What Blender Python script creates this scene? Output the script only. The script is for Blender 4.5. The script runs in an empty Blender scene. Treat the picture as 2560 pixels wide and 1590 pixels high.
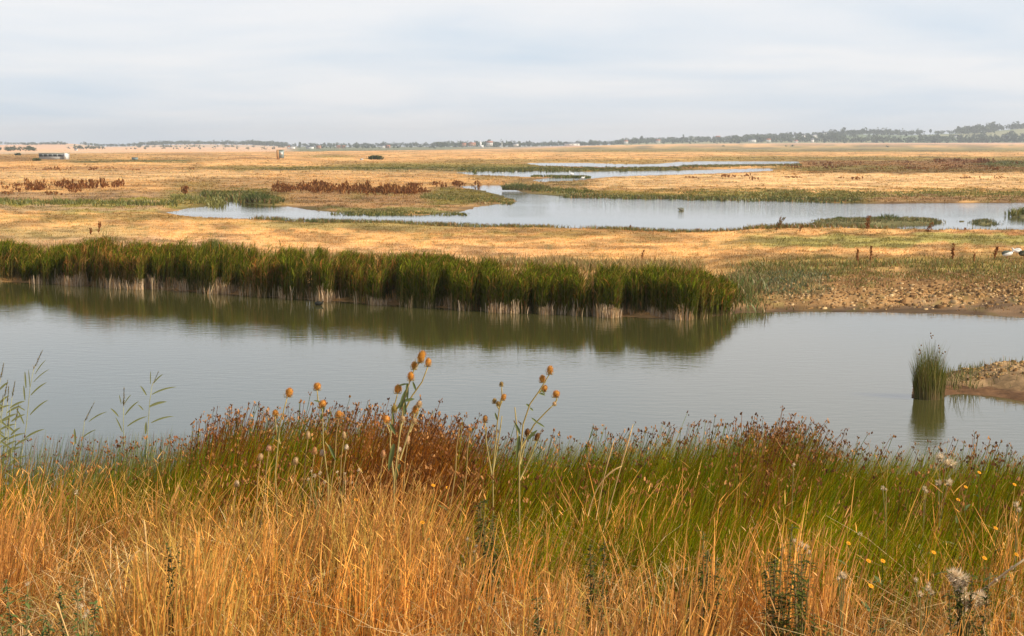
import bpy, math, random
import numpy as np
from mathutils import Vector, Matrix

random.seed(7)
rng = np.random.default_rng(11)
S = bpy.context.scene
C = S.collection

# ------------------------------------------------------------------ camera
F, CX, CY, Y0, H = 3556.0, 1280.0, 795.0, 364.0, 6.0
PITCH = math.atan((CY - Y0) / F)
cam_d = bpy.data.cameras.new("camera")
cam_d.lens = 50.0
cam_d.sensor_width = 36.0
cam_d.clip_start = 0.05
cam_d.clip_end = 30000
cam = bpy.data.objects.new("camera", cam_d)
C.objects.link(cam)
cam.location = (0, 0, H)
cam.rotation_euler = (math.pi / 2 - PITCH, 0, 0)
S.camera = cam

# ------------------------------------------------------------------ sky + sun
SUN_EL, SUN_AZ = math.radians(35), math.radians(110)   # azimuth clockwise from +Y (view direction)
S.view_settings.view_transform = 'Standard'
S.view_settings.look = 'None'
S.view_settings.gamma = 1.0
S.view_settings.exposure = 0.30
W = bpy.data.worlds.new("World")
S.world = W
W.use_nodes = True
nt = W.node_tree
nt.nodes.clear()
def N(t, kind, **kw):
    n = t.nodes.new(kind)
    for k, v in kw.items():
        if k.startswith('i_'):
            n.inputs[int(k[2:])].default_value = v
        else:
            setattr(n, k, v)
    return n
sky = N(nt, 'ShaderNodeTexSky')
sky.sky_type = 'NISHITA'
sky.sun_disc = False
sky.sun_elevation = SUN_EL
sky.sun_rotation = SUN_AZ
sky.air_density = 1.0
sky.dust_density = 1.2
tc = N(nt, 'ShaderNodeTexCoord')
sep = N(nt, 'ShaderNodeSeparateXYZ')
nt.links.new(tc.outputs['Generated'], sep.inputs[0])
zz = N(nt, 'ShaderNodeMath', operation='MAXIMUM', i_1=0.0)
nt.links.new(sep.outputs[2], zz.inputs[0])
za = N(nt, 'ShaderNodeMath', operation='ADD', i_1=0.10)
nt.links.new(zz.outputs[0], za.inputs[0])
def div(a, b):
    d = N(nt, 'ShaderNodeMath', operation='DIVIDE')
    nt.links.new(a, d.inputs[0]); nt.links.new(b, d.inputs[1])
    return d.outputs[0]
cmb = N(nt, 'ShaderNodeCombineXYZ')
nt.links.new(div(sep.outputs[0], za.outputs[0]), cmb.inputs[0])
nt.links.new(div(sep.outputs[1], za.outputs[0]), cmb.inputs[1])
mp = N(nt, 'ShaderNodeMapping')
mp.inputs['Scale'].default_value = (0.62, 0.62, 1)
mp.inputs['Location'].default_value = (3.1, 1.7, 0)
nt.links.new(cmb.outputs[0], mp.inputs[0])
nz = N(nt, 'ShaderNodeTexNoise')
nz.inputs['Scale'].default_value = 1.0
nz.inputs['Detail'].default_value = 6
nz.inputs['Roughness'].default_value = 0.5
nz.inputs['Distortion'].default_value = 0.3
nt.links.new(mp.outputs[0], nz.inputs['Vector'])
cov = N(nt, 'ShaderNodeMapRange')
cov.inputs['From Min'].default_value = 0.30
cov.inputs['From Max'].default_value = 0.60
cov.inputs['To Min'].default_value = 0.0
cov.inputs['To Max'].default_value = 1.0
nt.links.new(nz.outputs[0], cov.inputs[0])
skys = N(nt, 'ShaderNodeVectorMath', operation='SCALE')
skys.inputs['Scale'].default_value = 0.1
nt.links.new(sky.outputs[0], skys.inputs[0])
# thin high veil: grey-blue gaps, whiter streaks, over the clear sky
veil = N(nt, 'ShaderNodeMix', data_type='RGBA')
veil.inputs[6].default_value = (0.56, 0.65, 0.75, 1)
veil.inputs[7].default_value = (0.775, 0.78, 0.80, 1)
nt.links.new(cov.outputs[0], veil.inputs[0])
veilz = N(nt, 'ShaderNodeMapRange')
veilz.inputs['From Min'].default_value = 0.28
veilz.inputs['From Max'].default_value = 0.75
veilz.inputs['To Min'].default_value = 0.92
veilz.inputs['To Max'].default_value = 0.15
nt.links.new(sep.outputs[2], veilz.inputs[0])
mx = N(nt, 'ShaderNodeMix', data_type='RGBA')
nt.links.new(veilz.outputs[0], mx.inputs[0])
nt.links.new(skys.outputs[0], mx.inputs[6])
nt.links.new(veil.outputs[2], mx.inputs[7])
bg = N(nt, 'ShaderNodeBackground')
bg.inputs[1].default_value = 1.0
nt.links.new(mx.outputs[2], bg.inputs[0])
wo = N(nt, 'ShaderNodeOutputWorld')
nt.links.new(bg.outputs[0], wo.inputs[0])

sd = bpy.data.lights.new("sun", 'SUN')
sd.energy = 5.0
sd.angle = math.radians(0.6)
sd.color = (1.0, 0.90, 0.74)
so = bpy.data.objects.new("sun", sd)
C.objects.link(so)
sdir = Vector((math.sin(SUN_AZ) * math.cos(SUN_EL), math.cos(SUN_AZ) * math.cos(SUN_EL), math.sin(SUN_EL)))
so.rotation_euler = sdir.to_track_quat('Z', 'Y').to_euler()
so.location = (60, -60, 60)

# ------------------------------------------------------------------ helpers
def ray(x, y):
    u = (x - CX) / F; v = (CY - y) / F
    return (u, math.cos(PITCH) + v * math.sin(PITCH), -math.sin(PITCH) + v * math.cos(PITCH))
def at(x, y, D):
    """point seen at picture position x,y at distance D along the view"""
    r = ray(x, y)
    s = D / r[1]
    return Vector((r[0] * s, D, H + r[2] * s))
def on(x, y, z=0.0):
    r = ray(x, y)
    s = (z - H) / r[2]
    return Vector((r[0] * s, r[1] * s, z))
def mapx(X, Y):
    return CX + F * X / np.maximum(Y, .1)          # approx bearing coordinate
def mapy(Y):
    return Y0 + F * H / np.maximum(Y, .1)
def unmap(xp, yp):
    Y = F * H / (np.asarray(yp, float) - Y0)
    return (np.asarray(xp, float) - CX) * Y / F, Y

def _h(ix, iy, s):
    n = (ix.astype(np.int64) * 374761393 + iy.astype(np.int64) * 668265263 + s * 974711) & 0x7fffffff
    n = ((n ^ (n >> 13)) * 1274126177) & 0x7fffffff
    n = n ^ (n >> 16)
    return (n & 0xffff) / 65535.0
def vnoise(x, y, s=0):
    x = np.asarray(x, float); y = np.asarray(y, float)
    ix = np.floor(x); iy = np.floor(y)
    fx = x - ix; fy = y - iy
    fx = fx * fx * (3 - 2 * fx); fy = fy * fy * (3 - 2 * fy)
    a = _h(ix, iy, s); b = _h(ix + 1, iy, s); c = _h(ix, iy + 1, s); d = _h(ix + 1, iy + 1, s)
    return (a * (1 - fx) + b * fx) * (1 - fy) + (c * (1 - fx) + d * fx) * fy
def fbm(x, y, s=0, o=4):
    r = 0; a = .5; t = 0
    for k in range(o):
        r = r + a * vnoise(np.asarray(x) * 2 ** k, np.asarray(y) * 2 ** k, s + k * 17)
        t += a; a *= .5
    return r / t
def sstep(a, b, x):
    t = np.clip((x - a) / (b - a), 0, 1)
    return t * t * (3 - 2 * t)

def tag(o, label=None, cat=None, group=None, kind=None):
    if label: o["label"] = label
    if cat: o["category"] = cat
    if group: o["group"] = group
    if kind: o["kind"] = kind
    return o
def make(name, V, Fq, mat, parent=None, col=None, smooth=False, tris=None):
    """one mesh object out of vertex, quad (and triangle) arrays"""
    me = bpy.data.meshes.new(name)
    V = np.asarray(V, np.float32)
    me.vertices.add(len(V))
    me.vertices.foreach_set("co", V.ravel())
    Fq = np.asarray(Fq, np.int32).reshape(-1, 4) if Fq is not None and len(Fq) else np.zeros((0, 4), np.int32)
    T = np.asarray(tris, np.int32).reshape(-1, 3) if tris is not None and len(tris) else np.zeros((0, 3), np.int32)
    nl = Fq.size + T.size
    me.loops.add(nl)
    me.loops.foreach_set("vertex_index", np.concatenate([Fq.ravel(), T.ravel()]))
    me.polygons.add(len(Fq) + len(T))
    st = np.concatenate([np.arange(len(Fq)) * 4, Fq.size + np.arange(len(T)) * 3]).astype(np.int32)
    me.polygons.foreach_set("loop_start", st)
    if smooth:
        me.polygons.foreach_set("use_smooth", np.ones(len(st), bool))
    me.update(calc_edges=True)
    if col is not None:
        a = me.color_attributes.new("col", 'FLOAT_COLOR', 'POINT')
        c4 = np.ones((len(V), 4), np.float32); c4[:, :3] = col
        a.data.foreach_set("color", c4.ravel())
    me.materials.append(mat)
    o = bpy.data.objects.new(name, me)
    C.objects.link(o)
    if parent: o.parent = parent
    return o
def empty(name, loc):
    o = bpy.data.objects.new(name, None)
    o.empty_display_size = .1
    o.location = loc
    C.objects.link(o)
    return o

class G:
    """geometry collector for small modelled pieces"""
    def __init__(s): s.v = []; s.q = []; s.t = []; s.c = []
    def n(s): return len(s.v)
    def tube(s, pts, rad, seg=6, col=(1, 1, 1), cap=True):
        pts = [Vector(p) for p in pts]
        base = s.n(); m = len(pts)
        for i, p in enumerate(pts):
            d = (pts[min(i + 1, m - 1)] - pts[max(i - 1, 0)])
            d = d.normalized() if d.length > 1e-9 else Vector((0, 0, 1))
            a = d.cross(Vector((0.3, 1, 0.1))).normalized(); b = d.cross(a)
            r = rad[i] if hasattr(rad, '__len__') else rad
            for k in range(seg):
                t = 2 * math.pi * k / seg
                s.v.append(tuple(p + (a * math.cos(t) + b * math.sin(t)) * r)); s.c.append(col)
        for i in range(m - 1):
            for k in range(seg):
                k2 = (k + 1) % seg
                s.q.append((base + i * seg + k, base + i * seg + k2, base + (i + 1) * seg + k2, base + (i + 1) * seg + k))
        if cap:
            for e, o in ((0, pts[0]), (m - 1, pts[-1])):
                ci = s.n(); s.v.append(tuple(o)); s.c.append(col)
                for k in range(seg):
                    s.t.append((ci, base + e * seg + k, base + e * seg + (k + 1) % seg))
    def leaf(s, p0, d, length, width, up=(0, 0, 1), droop=0.3, col=(1, 1, 1), seg=5, fold=.25):
        d = Vector(d).normalized(); up = Vector(up)
        side = d.cross(up)
        side = side.normalized() if side.length > 1e-5 else Vector((1, 0, 0))
        nrm = side.cross(d).normalized()
        base = s.n(); p0 = Vector(p0)
        for i in range(seg + 1):
            t = i / seg
            c = p0 + d * (length * t) - Vector((0, 0, 1)) * (droop * length * t * t)
            w = width * (math.sin(math.pi * min(1, .12 + t * .88)) ** .7) * .5
            if i == seg: w = width * .02
            s.v += [tuple(c - side * w + nrm * w * fold), tuple(c), tuple(c + side * w + nrm * w * fold)]
            s.c += [col] * 3
        for i in range(seg):
            a = base + i * 3
            s.q += [(a, a + 1, a + 4, a + 3), (a + 1, a + 2, a + 5, a + 4)]
    def ell(s, c, r, axis=(0, 0, 1), seg=10, rings=7, col=(1, 1, 1), bump=0.0, prof=None):
        ax = Vector(axis).normalized()
        R = ax.to_track_quat('Z', 'Y').to_matrix()
        base = s.n(); c = Vector(c)
        for i in range(rings + 1):
            ph = math.pi * i / rings
            for k in range(seg):
                t = 2 * math.pi * k / seg
                b = 1 + random.uniform(-bump, bump)
                v = Vector((math.sin(ph) * math.cos(t) * r[0] * b, math.sin(ph) * math.sin(t) * r[1] * b, -math.cos(ph) * r[2]))
                s.v.append(tuple(c + R @ v)); s.c.append(col)
        for i in range(rings):
            for k in range(seg):
                k2 = (k + 1) % seg
                s.q.append((base + i * seg + k, base + i * seg + k2, base + (i + 1) * seg + k2, base + (i + 1) * seg + k))
    def box(s, c, d, rz=0, col=(1, 1, 1)):
        base = s.n(); cz, sz = math.cos(rz), math.sin(rz)
        for z in (-.5, .5):
            for x, y in ((-.5, -.5), (.5, -.5), (.5, .5), (-.5, .5)):
                X, Y = x * d[0], y * d[1]
                s.v.append((c[0] + X * cz - Y * sz, c[1] + X * sz + Y * cz, c[2] + z * d[2])); s.c.append(col)
        for f in ((3, 2, 1, 0), (4, 5, 6, 7), (0, 1, 5, 4), (1, 2, 6, 5), (2, 3, 7, 6), (3, 0, 4, 7)):
            s.q.append(tuple(base + i for i in f))
    def spikes(s, c, r, axis, n, ln, w, col):
        """many thin bristles standing off an ellipsoid"""
        ax = Vector(axis).normalized(); R = ax.to_track_quat('Z', 'Y').to_matrix(); c = Vector(c)
        for i in range(n):
            z = random.uniform(-.9, 1); t = random.uniform(0, 6.283); q = math.sqrt(max(0, 1 - z * z))
            u = Vector((q * math.cos(t), q * math.sin(t), z))
            p = c + R @ Vector((u.x * r[0], u.y * r[1], u.z * r[2]))
            dn = (R @ Vector((u.x / r[0], u.y / r[1], u.z / r[2] + .25 / r[2]))).normalized()
            sd_ = dn.cross(Vector((random.random(), random.random(), random.random()))).normalized() * w
            b = s.n()
            s.v += [tuple(p - sd_), tuple(p + sd_), tuple(p + dn * ln * random.uniform(.6, 1.2))]
            s.c += [col] * 3
            s.t.append((b, b + 1, b + 2))
    def build(s, name, mat, parent=None, smooth=True, origin=None):
        v = np.array(s.v, np.float32)
        if origin is not None: v = v - np.array(tuple(origin), np.float32)
        return make(name, v, s.q, mat, parent, np.array(s.c, np.float32), smooth, s.t)

def ribbons(base, h, face, ldir, lean, width, prof, c0, c1, curl=2.0, droop=0.0):
    """N grass blades as curved tapering ribbons. prof: widths along the blade."""
    n = len(h); K = len(prof)
    t = np.linspace(0, 1, K)[None, :]
    lx = np.cos(ldir)[:, None]; ly = np.sin(ldir)[:, None]
    out = (lean[:, None] * h[:, None]) * t ** curl
    dr = droop if hasattr(droop, '__len__') else np.full(n, droop)
    px = base[:, 0:1] + lx * out; py = base[:, 1:2] + ly * out
    pz = base[:, 2:3] + h[:, None] * (t - dr[:, None] * t ** 3)
    w = width[:, None] * np.asarray(prof)[None, :] * .5
    fx = np.cos(face)[:, None]; fy = np.sin(face)[:, None]
    V = np.empty((n, K, 2, 3), np.float32)
    V[:, :, 0, 0] = px - fx * w; V[:, :, 1, 0] = px + fx * w
    V[:, :, 0, 1] = py - fy * w; V[:, :, 1, 1] = py + fy * w
    V[:, :, 0, 2] = pz; V[:, :, 1, 2] = pz
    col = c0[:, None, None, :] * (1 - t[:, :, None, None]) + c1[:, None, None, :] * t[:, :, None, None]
    col = np.broadcast_to(col, (n, K, 2, 3)).reshape(-1, 3)
    b = (np.arange(n) * K * 2)[:, None] + (np.arange(K - 1) * 2)[None, :]
    q = np.stack([b, b + 1, b + 3, b + 2], -1).reshape(-1, 4)
    return V.reshape(-1, 3), q, col
def join(parts):
    vs, qs, cs = [], [], []; off = 0
    for v, q, c in parts:
        vs.append(v); qs.append(q + off); cs.append(c); off += len(v)
    return np.concatenate(vs), np.concatenate(qs), np.concatenate(cs)

# ------------------------------------------------------------------ materials
def mat_plant(name, trans=.35, rough=.6, spec=.15, vary=.0):
    m = bpy.data.materials.new(name); m.use_nodes = True
    t = m.node_tree; t.nodes.clear()
    a = N(t, 'ShaderNodeAttribute'); a.attribute_name = "col"
    colr = a.outputs['Color']
    if vary:
        ns = N(t, 'ShaderNodeTexNoise'); ns.inputs['Scale'].default_value = vary
        ns.inputs['Detail'].default_value = 3
        ge = N(t, 'ShaderNodeNewGeometry'); t.links.new(ge.outputs['Position'], ns.inputs['Vector'])
        mr = N(t, 'ShaderNodeMapRange'); mr.inputs['To Min'].default_value = .55; mr.inputs['To Max'].default_value = 1.4
        t.links.new(ns.outputs[0], mr.inputs[0])
        sc = N(t, 'ShaderNodeVectorMath', operation='SCALE')
        t.links.new(colr, sc.inputs[0]); t.links.new(mr.outputs[0], sc.inputs['Scale'])
        colr = sc.outputs[0]
    d = N(t, 'ShaderNodeBsdfDiffuse'); tr = N(t, 'ShaderNodeBsdfTranslucent')
    t.links.new(colr, d.inputs[0]); t.links.new(colr, tr.inputs[0])
    mi = N(t, 'ShaderNodeMixShader'); mi.inputs[0].default_value = trans
    t.links.new(d.outputs[0], mi.inputs[1]); t.links.new(tr.outputs[0], mi.inputs[2])
    sh = mi.outputs[0]
    if spec:
        gl = N(t, 'ShaderNodeBsdfGlossy'); gl.inputs['Roughness'].default_value = .45
        gl.inputs[0].default_value = (1, .95, .8, 1)
        m2 = N(t, 'ShaderNodeMixShader'); m2.inputs[0].default_value = spec * .25
        t.links.new(sh, m2.inputs[1]); t.links.new(gl.outputs[0], m2.inputs[2]); sh = m2.outputs[0]
    o = N(t, 'ShaderNodeOutputMaterial'); t.links.new(sh, o.inputs[0])
    return m
def mat_ground(name, scale=1.0, mott=.5, sx=.35, bumpd=.03):
    m = bpy.data.materials.new(name); m.use_nodes = True
    t = m.node_tree; bs = t.nodes['Principled BSDF']
    a = N(t, 'ShaderNodeAttribute'); a.attribute_name = "col"
    ge = N(t, 'ShaderNodeNewGeometry')
    mpn = N(t, 'ShaderNodeMapping'); mpn.inputs['Scale'].default_value = (sx, 1, 1)
    t.links.new(ge.outputs['Position'], mpn.inputs[0])
    n1 = N(t, 'ShaderNodeTexNoise'); n1.inputs['Scale'].default_value = scale; n1.inputs['Detail'].default_value = 8
    n1.inputs['Roughness'].default_value = .65
    t.links.new(mpn.outputs[0], n1.inputs['Vector'])
    mr = N(t, 'ShaderNodeMapRange'); mr.inputs['From Min'].default_value = .3; mr.inputs['From Max'].default_value = .7
    mr.inputs['To Min'].default_value = 1 - mott; mr.inputs['To Max'].default_value = 1 + mott * .55
    t.links.new(n1.outputs[0], mr.inputs[0])
    sc = N(t, 'ShaderNodeVectorMath', operation='SCALE')
    t.links.new(a.outputs['Color'], sc.inputs[0]); t.links.new(mr.outputs[0], sc.inputs['Scale'])
    t.links.new(sc.outputs[0], bs.inputs['Base Color'])
    bs.inputs['Roughness'].default_value = .95
    bs.inputs['Specular IOR Level'].default_value = .1
    bm = N(t, 'ShaderNodeBump'); bm.inputs['Distance'].default_value = bumpd; bm.inputs['Strength'].default_value = .8
    t.links.new(n1.outputs[0], bm.inputs['Height']); t.links.new(bm.outputs[0], bs.inputs['Normal'])
    return m
def mat_flat(name, col, rough=.7, noise=0.0, nscale=3.0, metal=0):
    m = bpy.data.materials.new(name); m.use_nodes = True
    t = m.node_tree; bs = t.nodes['Principled BSDF']
    bs.inputs['Roughness'].default_value = rough; bs.inputs['Metallic'].default_value = metal
    if noise:
        n1 = N(t, 'ShaderNodeTexNoise'); n1.inputs['Scale'].default_value = nscale; n1.inputs['Detail'].default_value = 5
        mr = N(t, 'ShaderNodeMapRange'); mr.inputs['To Min'].default_value = 1 - noise; mr.inputs['To Max'].default_value = 1 + noise
        t.links.new(n1.outputs[0], mr.inputs[0])
        sc = N(t, 'ShaderNodeVectorMath', operation='SCALE'); sc.inputs[0].default_value = col
        t.links.new(mr.outputs[0], sc.inputs['Scale']); t.links.new(sc.outputs[0], bs.inputs['Base Color'])
    else:
        bs.inputs['Base Color'].default_value = (*col, 1)
    return m
M_grass = mat_plant("dry_grass", .25, spec=.08)
M_rush = mat_plant("rush", .22, spec=.0)
M_reed = mat_plant("reed", .08, spec=0)
M_tuft = mat_plant("marsh_tuft", .3, spec=0)
M_leafy = mat_plant("leafy", .25, spec=.1)
M_wood = mat_plant("far_foliage", .15, spec=0)
M_head = mat_plant("seed_head", .12, spec=0, vary=60)
M_stem = mat_plant("stem", .1, spec=0, vary=30)
M_ground = mat_ground("marsh_ground", .9, .38, .3, .05)
M_bank = mat_ground("bank_soil", 6, .5, 1, .03)
M_clod = mat_ground("dried_mud", 5, .45, 1, .04)
M_feather = mat_plant("feathers", 0, spec=.05, vary=25)
M_paint = mat_flat("white_painted_boards", (.46, .46, .43), .6, .12, 1.5)
M_dark = mat_flat("dark_opening", (.03, .035, .03), .3)
M_timber = mat_flat("weathered_timber", (.42, .22, .08), .8, .25, 2)
M_panel = mat_flat("grey_blue_board", (.22, .28, .27), .7, .2, 2)
M_roofr = mat_flat("red_tile_roof", (.42, .16, .08), .8, .2, .6)
M_roofg = mat_flat("slate_roof", (.14, .15, .17), .7, .2, .6)
M_white = mat_flat("white_render", (.75, .73, .68), .7, .06, .4)
M_brick = mat_flat("brick_wall", (.48, .27, .16), .8, .15, .6)
M_felt = mat_flat("mossy_roof_felt", (.17, .2, .11), .9, .3, 2)

# ------------------------------------------------------------------ ground of the marsh
POND = [(425,529),(450,524),(487,518),(551,511),(550,504),(530,496),(503,486),(535,488),(575,497),(610,505),(664,513),(728,516),
        (777,525),(860,531),(921,534),(1048,537),(1154,529),(1185,518),(1240,510),(1296,503),(1290,497),(1255,487),(1212,475),
        (1175,470),(1140,465),(1200,462.5),(1256,463),(1282,473),(1334,485),(1394,489),(1450,493),(1710,496),(1912,499),(2053,504),
        (2159,508),(2560,506),(2900,505),(3500,507),(3500,592),(2900,588),(2560,584),(2371,584),(2124,579),(1919,575),(1859,572),(1817,582),(1700,583),
        (1592,577),(1500,574),(1397,569),(1203,569),(1100,564),(1027,558),(921,558),(860,558),(777,556),(690,549),(600,546),(500,542),(450,536)]
POND2 = [(1145,431),(1190,428),(1300,427),(1450,429),(1600,427),(1710,425),(1800,423),(1919,420),(1930,425),(1850,430),(1700,435),
         (1610,437.5),(1521,440.5),(1470,446),(1433,450),(1344,453.5),(1335,449),(1380,444),(1440,440.5),(1330,441),(1256,439),(1185,436)]
POND3 = [(1640,410),(1700,404),(1850,402.5),(1992,403),(1990,409),(1900,411.5),(1760,412.5),(1660,416),(1560,418),(1500,417),(1350,413),(1322,407),(1440,406.5),(1556,410)]
ISLE = [(2022,556),(2060,551),(2110,549),(2180,548),(2260,547.5),(2320,550),(2350,553),(2330,559),(2240,561),(2150,562),(2080,560)]
BITS = [[(2390,551),(2415,550),(2412,554),(2392,554)], [(2436,552),(2470,550),(2492,556),(2470,560),(2440,559)],
        [(2522,536),(2570,533),(2640,538),(2600,545),(2530,542)], [(1694,526),(1708,525),(1707,529),(1695,529)]]
def poly_w(P):
    p = np.array(P, float); X, Y = unmap(p[:, 0], p[:, 1]); return np.stack([X, Y], 1)
def sdf(P, X, Y):
    """signed distance, positive inside"""
    d = np.full(X.shape, 1e12); ins = np.zeros(X.shape, bool)
    n = len(P)
    for i in range(n):
        ax, ay = P[i]; bx, by = P[(i + 1) % n]
        ex, ey = bx - ax, by - ay
        t = np.clip(((X - ax) * ex + (Y - ay) * ey) / (ex * ex + ey * ey + 1e-9), 0, 1)
        dx, dy = X - ax - t * ex, Y - ay - t * ey
        d = np.minimum(d, dx * dx + dy * dy)
        c = ((ay > Y) != (by > Y)) & (X < (bx - ax) * (Y - ay) / (by - ay + 1e-12) + ax)
        ins ^= c
    d = np.sqrt(d)
    return np.where(ins, d, -d)
WP = [poly_w(P) for P in (POND, POND2, POND3)]
WI = [poly_w(P) for P in [ISLE] + BITS]
SH = np.array([(-2600, 650), (-900, 676), (-300, 697), (0, 704), (40, 705), (100, 707), (400, 723), (800, 750), (1200, 776), (1500, 789), (1640, 796), (1730, 797), (1800, 790), (1850, 783),
               (2000, 780), (2200, 781), (2400, 786), (2560, 793), (3000, 812), (4200, 850)], float)
shX, shY = unmap(SH[:, 0], SH[:, 1])
def far_shore(X): return np.interp(X, shX, shY)

# skyline of the land itself (trees come on top)
RX = [-3000, -600, 0, 60, 130, 190, 260, 320, 360, 500, 620, 715, 900, 1300, 1500, 1540, 1600, 1850, 2000, 2145, 2260, 2360, 2430, 2560, 3000, 5500]
RY = [362, 364, 362, 361, 357.5, 359, 366, 366, 364, 361, 362, 366, 367, 366, 364, 361, 356, 351, 344, 337, 339, 335, 331, 321, 312, 330]
SX = [-3000, 0, 700, 1100, 1300, 1500, 1700, 2000, 2560, 5500]
SY = [369, 369, 369, 368.5, 367, 363, 359.5, 358, 357, 358]
def hz(y, D): return H + (Y0 - y) * D / F
def ground_z(X, Y):
    X = np.asarray(X, float); Y = np.asarray(Y, float)
    xp = mapx(X, Y)
    s = Y - far_shore(X)                                    # distance from channel's far shore
    edge = .25 * (fbm(X * .8, Y * .8, 5, 3) - .5)
    right = sstep(1700, 2000, xp)
    bankh = .30 + .30 * right
    z = np.where(s < 0, np.maximum(-.6, s * .4), bankh * sstep(0, 1, s / (2.2 + 4.5 * right)))
    z = z + np.where((s > 0), .25 * right * sstep(0, .35, s / 10) * (fbm(X * 1.1, Y * 1.1, 8, 3) - .5), 0)
    z = z * np.clip(1 - (Y - 70) / 60 * .55, .22, 1)
    for i, P in enumerate(WP):
        m = (Y > P[:, 1].min() - 40) & (Y < P[:, 1].max() + 40)
        if not m.any(): continue
        w = sdf(P, X[m], Y[m]) if X.shape else sdf(P, X, Y)
        amp = (.9, 2.0, 3.0)[i]
        w = w + amp * (fbm(X[m] * .25, Y[m] * .25, 31, 3) - .5)
        k = sstep(-(3., 5., 7.)[i], 0.0, w)
        zl = z[m]
        zz_ = zl * (1 - k) - np.clip(w * .3, 0, .5) * (w > 0)
        z[m] = np.where(w > 0, -np.clip(w * .3 + .02, 0, .5), np.where(zl > 0, np.maximum(zl * (1 - k), .015), zl))
    for P in WI:
        m = (Y > P[:, 1].min() - 10) & (Y < P[:, 1].max() + 10) & (X > P[:, 0].min() - 10) & (X < P[:, 0].max() + 10)
        if m.any():
            w = sdf(P, X[m], Y[m]) + .5 * (fbm(X[m] * .7, Y[m] * .7, 77, 3) - .5)
            z[m] = np.maximum(z[m], np.where(w > 0, np.minimum(.18, w * .2), -.5))
    # land and hills beyond the marsh
    y1 = np.interp(xp, SX, SY); y2 = np.interp(xp, RX, RY)
    z1 = hz(y1, 3200.); z2 = hz(y2, 4200.)
    far = np.where(Y < 2200, 0.12, np.where(Y < 3200, .12 + (z1 - .12) * ((Y - 2200) / 1000) ** 1.3,
          np.where(Y < 4200, z1 + (z2 - z1) * sstep(0, 1, (Y - 3200) / 1000) , np.maximum(-5, z2 - (z2 + 3) * sstep(0, 1, (Y - 4200) / 2600)))))
    far = np.where(np.isfinite(far), far, .12)
    far = far + np.clip((Y - 2200) / 2000, 0, 1) * 1.5 * (fbm(X / 260, Y / 260, 3, 3) - .5)
    z = np.where(Y > 1100, far, z)
    z = z + np.where(z > .05, .05 * (fbm(X * .6, Y * .6, 41, 3) - .5), 0) * (Y < 400)
    return z
GOLD = (.75, .41, .15); PALE = (.82, .50, .22); OLIVE = (.22, .175, .035); GREEN = (.105, .11, .022); BROWN = (.30, .15, .05)
SAND = (.44, .27, .13); MUD = (.30, .17, .085); RED = (.25, .095, .03); PINK = (.80, .47, .30); PEACH = (.85, .50, .28)
WOODC = (.06, .08, .04); PGREEN = (.34, .33, .15); TAN = (.46, .27, .11)
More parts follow.
